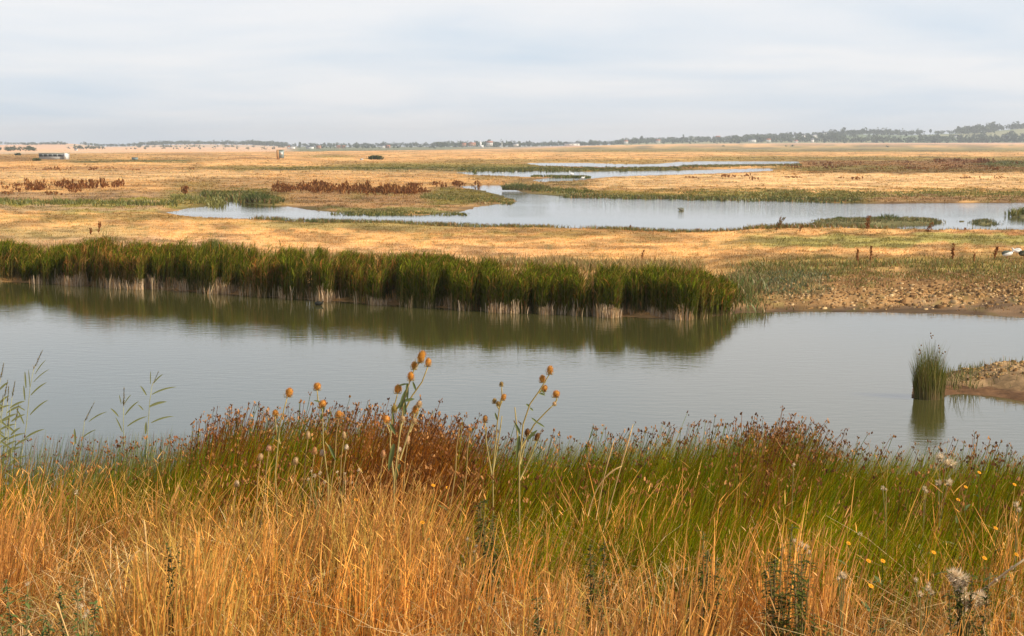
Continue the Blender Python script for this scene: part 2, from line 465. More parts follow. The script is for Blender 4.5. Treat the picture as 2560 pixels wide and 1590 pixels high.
# what grows where, on the map of the marsh: x0,x1,y0,y1,colour,softness x,y,strength
Z = [(-4000, 6500, 364, 386, GOLD, 200, 2, 1),
     (-3000, 560, 384, 403, (.42, .24, .07), 100, 2, .8), (180, 500, 400, 406, GREEN, 40, 1, .8),
     (250, 560, 385, 397, GOLD, 50, 2, .5), (-200, 120, 389, 402, BROWN, 60, 3, .6), (560, 700, 393, 398, BROWN, 40, 1.5, .7),
     (770, 880, 387, 393, OLIVE, 30, 1, .8),
     (-500, 480, 416, 424, (.45, .22, .08), 60, 2, .6), (480, 1130, 415, 424, OLIVE, 120, 2, .8), (600, 1160, 420, 426, GREEN, 90, 1.5, .7),
     (820, 1180, 402, 413, (.42, .24, .07), 80, 2, .6), (850, 1720, 408, 432, OLIVE, 90, 3, .9), (900, 1720, 417, 429, GREEN, 120, 3, .75),
     (1430, 1760, 411, 420, (.40, .18, .05), 50, 2, .85), (1100, 1720, 398, 406, OLIVE, 100, 2, .6),
     (1330, 3500, 372, 380, OLIVE, 160, 1.5, .85), (1380, 3500, 381, 395, GOLD, 100, 2, 1), (1720, 3500, 391, 404, OLIVE, 80, 2, .75),
     (1985, 4500, 401, 434, (.24, .12, .035), 50, 2, .95), (1990, 2430, 404, 412, (.34, .16, .05), 60, 2, .5), (1920, 2250, 415, 428, OLIVE, 60, 2, .7),
     (2430, 3800, 402, 416, GREEN, 50, 2, .9), (2340, 2460, 396, 408, RED, 30, 2, .7), (2050, 3500, 422, 432, (.22, .14, .04), 60, 2, .6),
     (1450, 4500, 434, 470, PALE, 80, 3, 1), (1440, 4500, 476, 510, OLIVE, 80, 8, .9), (1600, 4500, 490, 507, GREEN, 80, 4, .6),
     (2160, 4500, 491, 512, (.36, .2, .085), 60, 3, .9), (1270, 1460, 450, 500, (.22, .2, .06), 30, 5, .9), (1330, 1480, 465, 476, TAN, 30, 3, .6),
     (1180, 1450, 438, 470, TAN, 60, 4, .6), (1050, 1300, 430, 450, OLIVE, 60, 5, .5),
     (-2500, 1150, 426, 450, PALE, 60, 5, .9), (620, 1150, 432, 470, GOLD, 60, 5, .8), (430, 760, 445, 480, TAN, 50, 5, .7), (430, 560, 452, 470, OLIVE, 40, 5, .5),
     (-2500, 440, 480, 500, SAND, 60, 4, .9), (-2500, 470, 500, 514, (.25, .22, .04), 60, 4, .9), (-2500, 420, 514, 532, (.37, .25, .12), 60, 3, .9),
     (150, 420, 528, 540, (.33, .27, .07), 50, 3, .7), (400, 560, 480, 515, (.3, .24, .06), 30, 6, .8),
     (500, 740, 472, 520, OLIVE, 30, 5, .9), (560, 680, 476, 512, GREEN, 25, 4, .8), (700, 1330, 470, 545, TAN, 60, 8, .9), (750, 1150, 485, 530, (.36, .2, .085), 60, 10, .7),
     (1080, 1310, 470, 508, OLIVE, 30, 5, .9), (760, 1160, 520, 548, (.22, .2, .06), 60, 4, .85), (880, 1040, 478, 492, OLIVE, 40, 5, .5),
     (-2500, 4500, 540, 700, GOLD, 100, 6, 1), (-2500, 640, 542, 556, OLIVE, 120, 5, .5), (640, 1700, 556, 583, (.30, .24, .08), 80, 4, .8), (1060, 1700, 570, 590, (.46, .23, .08), 60, 5, .65),
     (-2500, 350, 570, 618, (.42, .3, .12), 100, 14, .8), (0, 620, 600, 650, (.55, .33, .17), 80, 10, .7),
     (500, 900, 560, 570, OLIVE, 100, 3, .4), (1000, 1550, 588, 600, OLIVE, 130, 4, .55), (700, 1400, 628, 660, (.58, .34, .16), 140, 10, .6),
     (1250, 1750, 655, 700, (.42, .27, .10), 100, 12, .6),
     (1700, 4500, 574, 588, (.50, .29, .1), 60, 5, .7), (2010, 4500, 594, 607, (.33, .16, .06), 80, 5, .85), (1880, 2250, 598, 603, OLIVE, 50, 3, .6),
     (1850, 4500, 606, 640, (.37, .32, .09), 120, 7, .9), (2150, 2700, 640, 652, TAN, 90, 4, .6), (1780, 4500, 660, 700, (.42, .24, .09), 90, 7, .9),
     (1820, 4500, 672, 700, (.27, .2, .05), 90, 10, .7), (1840, 4500, 705, 760, (.26, .135, .05), 50, 10, .95), (1840, 4500, 745, 775, (.34, .19, .075), 80, 8, .8), (1760, 4500, 770, 900, (.25, .155, .085), 50, 7, .95),
     (2000, 2380, 544, 566, (.17, .17, .075), 10, 1, 1), (2380, 2660, 530, 563, (.16, .17, .08), 10, 1, 1), (1140, 1180, 544, 553, (.15, .16, .08), 5, 1, 1), (1688, 1715, 522, 531, (.15, .16, .1), 5, 1, 1), (1960, 2150, 700, 722, OLIVE, 30, 5, .7), (1850, 2050, 700, 760, (.22, .2, .07), 40, 10, .55), (2300, 2560, 695, 715, (.2, .19, .03), 60, 6, .6)]
def ground_col(X, Y):
    xp = mapx(X, Y); yp = mapy(Y)
    c = np.empty((len(X), 3)); c[:] = GOLD
    wx = xp + 60 * (fbm(X / 14, Y / 25, 9, 3) - .5)
    amp = np.clip((yp - 364) * .16, 1, 22)
    wy = yp + amp * (fbm(xp / 55, yp / np.clip((yp - 364) * .12, 1.5, 30), 19, 4) - .5) * 1.6
    for x0, x1, y0, y1, col, fx, fy, st in Z:
        f = sstep(x0 - fx, x0 + fx, wx) * (1 - sstep(x1 - fx, x1 + fx, wx)) * sstep(y0 - fy, y0 + fy, wy) * (1 - sstep(y1 - fy, y1 + fy, wy)) * st
        c = c * (1 - f[:, None]) + np.array(col)[None] * f[:, None]
    # streaks across the view: mown and grazed swathes
    ky = np.clip((yp - 364) * .05, .8, 9)
    st = fbm(xp / 70 + 5, yp / ky, 51, 4)
    c *= (.62 + .60 * sstep(.25, .70, st))[:, None]
    sp = sstep(.58, .74, fbm(xp / 28, yp / (ky * .9), 63, 4))[:, None] * .55
    c = c * (1 - sp) + np.array((.22, .17, .05))[None] * sp
    # beyond the marsh
    yb = np.interp(xp, [-3000, 0, 200, 350, 700, 1000, 1150, 1500, 2560, 5000], [384.5, 384.5, 382.5, 380.5, 378.5, 375.5, 373.5, 370.5, 371, 371])
    Db = F * H / (yb - Y0)
    k = sstep(.93, 1.02, Y / Db)
    par = _h(np.floor(X / 330 + Y / 1500), np.floor(Y / 420 + X / 2400), 3)
    left = 1 - sstep(700, 760, xp); right = sstep(1100, 1500, xp)
    fc = np.where((par > .3)[:, None], np.array(PEACH)[None], np.array((.66, .46, .28))[None])
    mid = np.array((.22, .22, .12))[None]
    hill = np.where((par > .5)[:, None], np.array((.36, .34, .18))[None], np.array((.2, .24, .12))[None])
    rt = np.where((Y < 3250)[:, None], np.array(PINK)[None], hill)
    fcol = fc * left[:, None] + (1 - left[:, None]) * (mid * (1 - right[:, None]) + rt * right[:, None])
    return c * (1 - k[:, None]) + fcol * k[:, None]

cols = np.unique(np.concatenate([np.arange(-4200, -300, 60), np.arange(-300, 2860, 6.5), np.arange(2860, 6800, 60)])).astype(float)
rows = [14.0]
yps = np.concatenate([np.array([820, 808]), np.arange(802, 364 + 21336 / 1090., -1.35)])
Yr = np.concatenate([F * H / (yps - Y0), np.geomspace(1105, 9000, 90)])
gx, gy = np.meshgrid(cols, Yr)
GY = gy.ravel(); GX = (gx.ravel() - CX) / F * GY
GZ = ground_z(GX, GY); GC = ground_col(GX, GY)
for P in WI:
    m = (GY > P[:, 1].min() - 12) & (GY < P[:, 1].max() + 12)
    k_ = sstep(-1.5, -.3, sdf(P, GX[m], GY[m]))[:, None]
    GC[m] = GC[m] * (1 - k_) + np.array((.19, .165, .07))[None] * k_
# wet margins are darker mud
wet = (sstep(.0, .12, GZ))[:, None]
GC = np.where((GY < 400)[:, None], GC * (.55 + .45 * wet) , GC)
nr, nc = gx.shape
idx = np.arange(nr * nc).reshape(nr, nc)
q = np.stack([idx[:-1, :-1], idx[:-1, 1:], idx[1:, 1:], idx[1:, :-1]], -1).reshape(-1, 4)
tag(make("ground", np.stack([GX, GY, GZ], 1), q, M_ground, None, GC, True), kind="structure")

# ------------------------------------------------------------------ water
Mw = bpy.data.materials.new("pond_water"); Mw.use_nodes = True
t = Mw.node_tree; bs = t.nodes['Principled BSDF']
bs.inputs['Base Color'].default_value = (.065, .06, .018, 1)
bs.inputs['Roughness'].default_value = .035
bs.inputs['IOR'].default_value = 1.75
bs.inputs['Specular IOR Level'].default_value = .5
ge = N(t, 'ShaderNodeNewGeometry')
m1 = N(t, 'ShaderNodeMapping'); m1.inputs['Scale'].default_value = (1.6, 4.2, 1); m1.inputs['Rotation'].default_value = (0, 0, .12)
t.links.new(ge.outputs['Position'], m1.inputs[0])
n1 = N(t, 'ShaderNodeTexNoise'); n1.inputs['Scale'].default_value = 1.0; n1.inputs['Detail'].default_value = 4; n1.inputs['Roughness'].default_value = .55
t.links.new(m1.outputs[0], n1.inputs['Vector'])
m2 = N(t, 'ShaderNodeMapping'); m2.inputs['Scale'].default_value = (.035, .10, 1)
t.links.new(ge.outputs['Position'], m2.inputs[0])
n2 = N(t, 'ShaderNodeTexNoise'); n2.inputs['Scale'].default_value = 1.0; n2.inputs['Detail'].default_value = 3
t.links.new(m2.outputs[0], n2.inputs['Vector'])
wind = N(t, 'ShaderNodeMapRange'); wind.inputs['From Min'].default_value = .38; wind.inputs['From Max'].default_value = .62
wind.inputs['To Min'].default_value = .05; wind.inputs['To Max'].default_value = .16
t.links.new(n2.outputs[0], wind.inputs[0])
# the open far half of the middle pond is ruffled by the wind
sp3 = N(t, 'ShaderNodeSeparateXYZ'); t.links.new(ge.outputs['Position'], sp3.inputs[0])
wy = N(t, 'ShaderNodeMath', operation='MULTIPLY_ADD', i_1=-14.0, i_2=7.0); t.links.new(n2.outputs[0], wy.inputs[0])
wys = N(t, 'ShaderNodeMath', operation='ADD'); t.links.new(sp3.outputs[1], wys.inputs[0]); t.links.new(wy.outputs[0], wys.inputs[1])
wa = N(t, 'ShaderNodeMapRange'); wa.inputs['From Min'].default_value = 116; wa.inputs['From Max'].default_value = 124
t.links.new(wys.outputs[0], wa.inputs[0])
wxm = N(t, 'ShaderNodeMapRange'); wxm.inputs['From Min'].default_value = -6; wxm.inputs['From Max'].default_value = 22
t.links.new(sp3.outputs[0], wxm.inputs[0])
wf = N(t, 'ShaderNodeMapRange'); wf.inputs['From Min'].default_value = 250; wf.inputs['From Max'].default_value = 300
wf.inputs['To Min'].default_value = 1; wf.inputs['To Max'].default_value = 0
t.links.new(sp3.outputs[1], wf.inputs[0])
wm = N(t, 'ShaderNodeMath', operation='MULTIPLY'); t.links.new(wa.outputs[0], wm.inputs[0]); t.links.new(wxm.outputs[0], wm.inputs[1])
wm2 = N(t, 'ShaderNodeMath', operation='MULTIPLY'); t.links.new(wm.outputs[0], wm2.inputs[0]); t.links.new(wf.outputs[0], wm2.inputs[1])
wsum = N(t, 'ShaderNodeMath', operation='MULTIPLY_ADD', i_1=.40); t.links.new(wm2.outputs[0], wsum.inputs[0]); t.links.new(wind.outputs[0], wsum.inputs[2])
bmp = N(t, 'ShaderNodeBump'); bmp.inputs['Distance'].default_value = .045
t.links.new(wsum.outputs[0], bmp.inputs['Strength']); t.links.new(n1.outputs[0], bmp.inputs['Height'])
t.links.new(bmp.outputs[0], bs.inputs['Normal'])
tag(make("water", [(-1500, 9, 0), (1500, 9, 0), (1500, 1090, 0), (-1500, 1090, 0)], [(0, 1, 2, 3)], Mw), kind="structure")

# ------------------------------------------------------------------ near bank (sea wall slope)
BY = [-30, -8, -2, 2, 3.5, 5, 7, 9, 10.5, 13, 16.5, 18, 22]; BZ = [1, 3.6, 4.3, 4.3, 4.15, 3.95, 3.65, 3.3, 2.75, 1.5, .1, -.4, -.8]
def bank_z(X, Y):
    return np.interp(Y, BY, BZ) + .12 * (fbm(np.asarray(X) * .5, np.asarray(Y) * .5, 91, 3) - .5)
bx = np.unique(np.concatenate([np.arange(-80, -12, 2.), np.arange(-12, 12, .2), np.arange(12, 81, 2.)]))
by = np.unique(np.concatenate([np.arange(-30, 1, 1.), np.arange(1, 22.01, .2)]))
gx, gy = np.meshgrid(bx, by); X_, Y_ = gx.ravel(), gy.ravel()
nb = fbm(X_ * 1.5, Y_ * 1.5, 4, 3)
bc = np.array((.20, .115, .045))[None] * (.6 + .8 * nb[:, None])
nr, nc = gx.shape; idx = np.arange(nr * nc).reshape(nr, nc)
q = np.stack([idx[:-1, :-1], idx[:-1, 1:], idx[1:, 1:], idx[1:, :-1]], -1).reshape(-1, 4)
tag(make("embankment", np.stack([X_, Y_, bank_z(X_, Y_)], 1), q, M_bank, None, bc, True), kind="structure")

# ------------------------------------------------------------------ foreground grass and rushes
def xpx(X, Y): return CX + F * X / Y
def yn(xp): return np.interp(xp, [-900, 0, 400, 800, 1200, 1500, 1700, 1900, 2200, 2560, 3400], [6.4, 6.4, 6.6, 6.3, 6.2, 6.5, 5.9, 5.7, 5.3, 4.9, 4.4])
def pick(cols_, n, p=None):
    c = np.array(cols_)[rng.choice(len(cols_), n, p=p)]
    return c * rng.uniform(.75, 1.25, (n, 1))
def fade(X, Y, w=1.0):   # 1 in the rush bed, 0 in the dry grass
    xp = xpx(X, Y)
    return sstep(-w, w, Y + 1.9 * (fbm(X * .9, Y * .9, 71, 3) - .5) * 1.6 - yn(xp))
# dry grass
n = 480000
Yd = 2.7 + 7.8 * rng.random(n) ** .85 ** 1.0; half = .40 * Yd + 2.2
Xd = rng.uniform(-1, 1, n) * half
keep = rng.random(n) < np.clip(1 - fade(Xd, Yd) * 1.05 + .05 + .06 * sstep(1300, 1700, xpx(Xd, Yd)), 0, 1) * np.where(Yd < 2.6, .4, 1)
cl = fbm(Xd * 2.2, Yd * 2.2, 14, 3)
cl2 = fbm(Xd * 6 + 3, Yd * 3.5, 114, 2)
keep &= rng.random(n) < (.10 + .95 * sstep(.38, .60, .55 * cl + .45 * cl2))
Xd, Yd, cl = Xd[keep], Yd[keep], cl[keep]; n = len(Xd)
hv = (.42 + .24 * fbm(Xd * .7, Yd * .7, 15, 2) + .26 * sstep(.4, .7, fbm(Xd * 3.2, Yd * 2, 16, 2))) * rng.uniform(.45, 1.06, n)
xp = xpx(Xd, Yd)
grn = .05 + sstep(.45, .7, fbm(Xd * .9 + 7, Yd * .9, 33, 3)) * .42 + .15 * sstep(2000, 2400, xp)
brn = .17 + sstep(.44, .66, fbm(Xd * .9 + 3, Yd * .9, 44, 3)) * .6 + .18 * sstep(1650, 2300, xp)
base = np.stack([Xd, Yd, bank_z(Xd, Yd) - .02], 1)
u = rng.random(n)
gold = pick([(.62, .32, .06), (.70, .40, .11), (.50, .23, .035), (.80, .55, .24), (.60, .29, .045), (.42, .2, .04)], n) * (.62 + .75 * fbm(Xd * 1.7, Yd * 1.7, 131, 3))[:, None]
gcol = pick([(.17, .19, .02), (.32, .27, .035)], n)
bcol = pick([(.33, .14, .035), (.24, .10, .03)], n)
c1 = np.where((u < grn)[:, None], gcol, np.where((u > 1 - brn)[:, None], bcol, gold))
c1 = c1 * np.array([1.26, .89, .34]); c0 = c1 * np.array([.36, .28, .22])  # blade feet darkened in the colour to deepen the shaded gaps in the stand
ty = rng.random(n)
wind_dir = rng.normal(.0, .6, n) + np.where(rng.random(n) < .25, 3.14, 0)
lean = np.abs(rng.normal(.05 + .22 * sstep(4, 7, Yd), .15, n))
lodge = sstep(.58, .70, fbm(Xd * 1.3 + 9, Yd * 1.6, 177, 3))
lean = lean + lodge * rng.uniform(.2, 1.1, n); hv = hv * (1 - .42 * lodge)
wind_dir = wind_dir + lodge * (fbm(Xd, Yd, 178, 2) - .5) * 6
parts = []
A = ty < .5   # flowering stalks with narrow panicles
B = (ty >= .5) & (ty < .88)   # leaves
D_ = ty >= .88  # broken and bent straws
def rib(m, prof, wmin, wmax, hh=1.0, lean_k=1.0, curl=2.0, droop=0.0, tint=1.0):
    k = m.sum()
    return ribbons(base[m], hv[m] * hh, rng.normal(0, .55, k), wind_dir[m], lean[m] * lean_k, rng.uniform(wmin, wmax, k), prof, c0[m] * tint, c1[m] * tint, curl, droop)
c1[A] = c1[A] * .64 + np.array([.95, .56, .18]) * .40 * rng.uniform(.6, 1.1, (A.sum(), 1))
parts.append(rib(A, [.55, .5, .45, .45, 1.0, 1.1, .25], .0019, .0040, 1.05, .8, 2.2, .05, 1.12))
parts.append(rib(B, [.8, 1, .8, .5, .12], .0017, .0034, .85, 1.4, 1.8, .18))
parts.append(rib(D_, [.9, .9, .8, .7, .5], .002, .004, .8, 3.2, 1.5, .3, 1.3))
# loose spikelets round the panicles
Ai = np.where(A)[0]; Ai = Ai[rng.random(len(Ai)) < .55]; k = len(Ai)
for j in range(3):
    tt_ = rng.uniform(.68, 1.0, k); oo = lean[Ai] * .8 * hv[Ai] * 1.05 * tt_ ** 2.2
    bb = base[Ai] + np.stack([np.cos(wind_dir[Ai]) * oo, np.sin(wind_dir[Ai]) * oo, hv[Ai] * 1.05 * tt_], 1)
    parts.append(ribbons(bb, rng.uniform(.012, .045, k), rng.uniform(0, 3.1, k), rng.uniform(0, 6.28, k), rng.uniform(.2, 1.6, k), rng.uniform(.002, .0045, k), [.5, 1, .2], c1[Ai], c1[Ai] * 1.15, 1.2))
# dead litter low down
n = 90000
Yl = rng.uniform(2.6, 10, n); Xl = rng.uniform(-1, 1, n) * (.4 * Yl + 1.5)
kk = rng.random(n) > fade(Xl, Yl) * .8; Xl, Yl = Xl[kk], Yl[kk]; n = len(Xl)
parts.append(ribbons(np.stack([Xl, Yl, bank_z(Xl, Yl) + rng.uniform(.0, .42, n)], 1), rng.uniform(.05, .26, n), rng.uniform(0, 3.1, n), rng.uniform(0, 6.28, n),
                     rng.uniform(.3, 2.6, n), rng.uniform(.002, .0045, n), [.8, 1, .8, .3], pick([(.45, .25, .07), (.25, .13, .035), (.6, .42, .17)], n), pick([(.55, .3, .08), (.8, .58, .30), (.3, .16, .05), (.2, .2, .04)], n), 1.3, .3))
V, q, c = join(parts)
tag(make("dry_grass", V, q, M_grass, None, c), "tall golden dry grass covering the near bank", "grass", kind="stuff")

# rushes
TOPX = [-900, 0, 200, 380, 430, 490, 560, 700, 900, 1050, 1200, 1400, 1600, 1750, 1900, 1955, 2010, 2200, 2350, 2560, 3400]
TOPY = [1160, 1150, 1150, 1115, 1085, 1048, 1032, 1035, 1038, 1058, 1090, 1094, 1086, 1075, 1062, 1068, 1112, 1118, 1112, 1128, 1150]
n = 210000
Yu = rng.uniform(2.9, 10.6, n); Xu = rng.uniform(-1, 1, n) * (.40 * Yu + 2.0)
xp = xpx(Xu, Yu)
dens = fade(Xu, Yu, .9) * np.interp(xp, [-900, 0, 340, 420, 3400], [.16, .18, .32, 1, 1])
tus = fbm(Xu * 2.0, Yu * 2.0, 24, 3)
keep = rng.random(n) < dens * (.35 + sstep(.35, .6, tus))
Xu, Yu = Xu[keep], Yu[keep]; xp = xp[keep]; n = len(Xu)
ztop = H - Yu * (np.interp(xp, TOPX, TOPY) + 22 * (fbm(xp / 60, Yu * 0, 3, 3) - .5) - Y0) / F
zb = bank_z(Xu, Yu)
hm = np.clip(ztop - zb, .35, 1.22)
hm = np.where(Yu < 7.5, np.minimum(hm, .62 + .36 * fbm(Xu, Yu, 17, 2)), hm)
hr = hm * (1.02 - .5 * rng.random(n) ** 1.6)
brown = np.clip(sstep(380, 480, xp) * (1 - sstep(1020, 1250, xp)) * .54 + .36 * np.exp(-((xp - 1880) / 110) ** 2) + .16, 0, .8) * (.5 + 1.0 * sstep(.35, .65, fbm(Xu * 1.4, Yu * 1.4, 61, 2)))
u = rng.random(n)
g1 = pick([(.15, .21, .012), (.10, .155, .01), (.22, .26, .018), (.33, .30, .04)], n)
b1 = pick([(.30, .105, .03), (.38, .16, .05), (.22, .075, .025)], n)
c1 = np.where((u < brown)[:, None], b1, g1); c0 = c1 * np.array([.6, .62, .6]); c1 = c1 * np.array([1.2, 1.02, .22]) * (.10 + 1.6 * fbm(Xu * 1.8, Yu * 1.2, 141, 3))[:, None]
base = np.stack([Xu, Yu, zb - .02], 1)
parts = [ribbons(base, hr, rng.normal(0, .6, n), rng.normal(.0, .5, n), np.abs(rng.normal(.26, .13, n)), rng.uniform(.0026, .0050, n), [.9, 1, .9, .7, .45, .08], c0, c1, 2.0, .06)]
# rush inflorescences: small brown tufts near the stem tips
pf = np.clip(brown * .55 - .03, 0.008, .45)
m = (rng.random(n) < pf) & (Yu > 5.8)
k = m.sum(); tt = rng.uniform(.86, 1.0, k)
ld = rng.normal(0, .5, k); le = np.abs(rng.normal(.2, .1, k))
tip = np.stack([Xu[m] + np.cos(ld) * le * hr[m], Yu[m] + np.sin(ld) * le * hr[m], zb[m] + hr[m] * tt + rng.uniform(0, .07, k)], 1)
parts.append(ribbons(base[m], tip[:, 2] - base[m][:, 2], rng.uniform(-.6, .6, k), ld, le * hr[m] / np.maximum(tip[:, 2] - base[m][:, 2], .1), np.full(k, .0035), [1, 1, 1, 1, .8], c0[m], c0[m], 2.0))
hc = pick([(.22, .085, .03), (.30, .13, .04), (.42, .20, .07), (.14, .06, .025)], k)
for j in range(4):
    off = rng.normal(0, .007, (k, 3)); sz = rng.uniform(.008, .018, k)
    parts.append(ribbons(tip + off - np.array([0, 0, .008]), sz, rng.uniform(0, 3.14, k), rng.uniform(0, 6.28, k), rng.uniform(0, .9, k), sz * rng.uniform(.4, .8, k), [.5, 1, .9, .4], hc, hc * 1.2, 1.0))
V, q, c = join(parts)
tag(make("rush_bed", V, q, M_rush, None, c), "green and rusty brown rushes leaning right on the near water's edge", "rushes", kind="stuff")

# thin rushes lower down at the waterline on the left
n = 9000
Yu = rng.uniform(11.0, 15.0, n); xp = rng.uniform(-700, 560, n); Xu = (xp - CX) / F * Yu
keep = rng.random(n) < sstep(.3, .6, fbm(Xu * 1.6, Yu, 88, 3)) * .75; Xu, Yu, xp = Xu[keep], Yu[keep], xp[keep]; n = len(Xu)
zb = bank_z(Xu, Yu); ztop = H - Yu * (rng.uniform(1085, 1180, n) - Y0) / F
hr = np.clip(ztop - zb, .4, 2.0)
g1 = pick([(.16, .20, .07), (.11, .16, .05), (.30, .27, .09), (.28, .13, .05)], n)
p1 = [ribbons(np.stack([Xu, Yu, zb], 1), hr, rng.normal(0, .5, n), rng.normal(0, .5, n), np.abs(rng.normal(.12, .08, n)), rng.uniform(.006, .011, n), [.9, 1, .9, .6, .1], g1 * .6, g1 * .95)]
m = rng.random(n) < .10; k = m.sum()
tip = np.stack([Xu[m] + hr[m] * .1, Yu[m], zb[m] + hr[m] * .97], 1)
for j in range(3):
    p1.append(ribbons(tip + rng.normal(0, .01, (k, 3)), np.full(k, .02), rng.uniform(0, 3.1, k), rng.uniform(0, 6, k), np.full(k, .5), np.full(k, .014), [.3, 1, .9, .2], np.tile([.25, .10, .04], (k, 1)), np.tile([.3, .12, .05], (k, 1)), 1.0))
V, q, c = join(p1)
tag(make("waterside_rush", V, q, M_rush, None, c), "thin grey green rushes standing at the waterline on the left", "rushes", kind="stuff")

# ------------------------------------------------------------------ reed bed across the channel
n = 85000
RE = 1880
xs = rng.uniform(-900, RE, n); dp = rng.uniform(0, 1, n) ** 1.25
yb_ = np.interp(xs, SH[:, 0], SH[:, 1]); Xs, Ysh = unmap(xs, yb_)
front = 1.6 * (fbm(Xs * 1.5, Xs * 0, 7, 3) - .44) * 1.6
depth = np.interp(xs, [-900, 0, 1400, 1750, RE], [4.5, 3.6, 2.6, 2.4, 3.2])
Ys = Ysh - .35 + np.clip(front, 0, 1.4) * 1.1 + dp * depth
clump = fbm(Xs * 1.1, Ys * .35, 12, 3)
keep = rng.random(n) < (.10 + .9 * sstep(.40, .56, clump))
gap = np.exp(-((xs - 62) / 26) ** 2)           # the low notch near the left
keep &= rng.random(n) > gap * .75
keep &= rng.random(n) > sstep(1740, 1880, xs) * .93
Xs, Ys, xs, dp, clump, gap = Xs[keep], Ys[keep], xs[keep], dp[keep], clump[keep], gap[keep]; n = len(Xs)
zb = np.minimum(ground_z(Xs, Ys), .35) - .05; zb = np.maximum(zb, -.15)
hmax = np.interp(xs, [-900, 0, 120, 200, 500, 800, 1300, 1700, 1780, 1830, RE], [1.5, 1.38, 1.5, 1.66, 1.7, 1.64, 1.50, 1.5, 1.25, .8, .4])
hmax = hmax * .96 * (1 - .42 * gap) * (.84 + .26 * fbm(Xs * .6, Xs * 0, 2, 3)) * (.93 + .14 * vnoise(Xs * 2.2, Ys * .3, 6))
hr = hmax * (1.06 - .42 * rng.random(n) ** 1.6)
hr = hr * np.where(rng.random(n) < .03, 1.15, 1)
rd = fbm(Xs * .25 + 4, Ys * .2, 52, 3); redp = .10 + .5 * sstep(.48, .68, rd)
u = rng.random(n)
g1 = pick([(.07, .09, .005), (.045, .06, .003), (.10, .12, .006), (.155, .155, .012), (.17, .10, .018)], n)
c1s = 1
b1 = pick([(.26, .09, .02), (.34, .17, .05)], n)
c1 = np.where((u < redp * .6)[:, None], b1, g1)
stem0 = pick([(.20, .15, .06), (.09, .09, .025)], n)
base = np.stack([Xs, Ys, zb], 1)
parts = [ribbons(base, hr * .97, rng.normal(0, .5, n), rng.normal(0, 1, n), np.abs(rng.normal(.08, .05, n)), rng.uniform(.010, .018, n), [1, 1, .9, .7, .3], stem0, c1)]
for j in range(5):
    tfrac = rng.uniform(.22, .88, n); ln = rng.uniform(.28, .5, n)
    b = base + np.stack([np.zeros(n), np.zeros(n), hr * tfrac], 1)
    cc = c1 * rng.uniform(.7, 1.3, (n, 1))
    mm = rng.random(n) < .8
    cc = cc * (.45 + .9 * tfrac)[:, None]  # young upper leaves lighter; lower leaves carry the belt's inner shade in their colour
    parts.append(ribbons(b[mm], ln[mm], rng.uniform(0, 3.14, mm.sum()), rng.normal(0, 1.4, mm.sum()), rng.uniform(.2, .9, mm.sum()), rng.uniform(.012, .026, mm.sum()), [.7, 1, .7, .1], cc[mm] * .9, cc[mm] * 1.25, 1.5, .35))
# bleached sheaths at the foot, in patches along the front
pale = (xs < 1780) * sstep(.48, .66, fbm(Xs * 1.5, Xs * 0, 95, 3)) * (dp < .22)
m = rng.random(n) < pale * .22 + .02 * (dp < .2)
for j in range(5):
    k = m.sum()
    bb = base[m] + np.stack([rng.normal(0, .08, k), rng.uniform(-.25, .0, k), np.zeros(k)], 1)
    bb[:, 2] = -.03
    pc = pick([(.62, .46, .30), (.55, .38, .20), (.45, .26, .12)], k)
    parts.append(ribbons(bb, (.16 + .62 * fbm(bb[:, 0] * 3, bb[:, 0] * 0, 5, 2)) * rng.uniform(.4, 1.1, k), rng.normal(0, .5, k), rng.uniform(0, 6.28, k), rng.uniform(0, .35, k), rng.uniform(.012, .024, k), [1, 1, .8, .4], pc, pc * .9, 1.5))
V, q, c = join(parts)
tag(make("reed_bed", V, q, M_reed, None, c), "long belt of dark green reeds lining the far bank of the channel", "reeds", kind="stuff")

# ------------------------------------------------------------------ vegetation texture over the marsh
n = 120000
yp = 374 + (790 - 374) * rng.random(n) ** 1.25; xp = rng.uniform(-500, 3100, n)
X, Y = unmap(xp, yp)
z = ground_z(X, Y); ok = (z > .03) & (Y > far_shore(X) + .6)
X, Y, z, xp, yp = X[ok], Y[ok], z[ok], xp[ok], yp[ok]; n = len(X)
gc = ground_col(X, Y)
lum = gc.sum(1); green = (gc[:, 1] > gc[:, 0] * .78)
hh = np.where(lum > .9, .08, .13) * rng.uniform(.5, 1.6, n) * np.where(green, 1.3, 1) * np.clip(Y / 150, .6, 1.8)
inner = (yp > 545) & (yp < 700) & (lum > .8); hh = np.where(inner, rng.uniform(.04, .12, n), hh)
mud = (yp > 700) & (xp > 1840); kk = ~(mud & (rng.random(n) < .75)); 
X, Y, z, gc, hh = X[kk], Y[kk], z[kk], gc[kk], hh[kk]; n = len(X)
px = Y / 1422.
parts = []
for j in range(4):
    b = np.stack([X + rng.normal(0, 1, n) * np.maximum(.12, px * 1.0), Y + rng.normal(0, .2, n) * np.maximum(1, px * 4), z - .02], 1)
    cc = np.clip(gc * rng.uniform(.62, 1.30, (n, 1)), 0, .85)
    parts.append(ribbons(b, hh * rng.uniform(.6, 1.1, n), rng.normal(0, .6, n), rng.normal(0, 1, n), rng.uniform(0, .5, n), np.maximum(.02, px * rng.uniform(.4, 1.0, n)), [.9, .8, .1], cc * .95, cc * 1.1))
V, q, c = join(parts)
tag(make("marsh_grass", V, q, M_tuft, None, c), "short straw coloured and olive grasses over the marsh", "grass", kind="stuff")

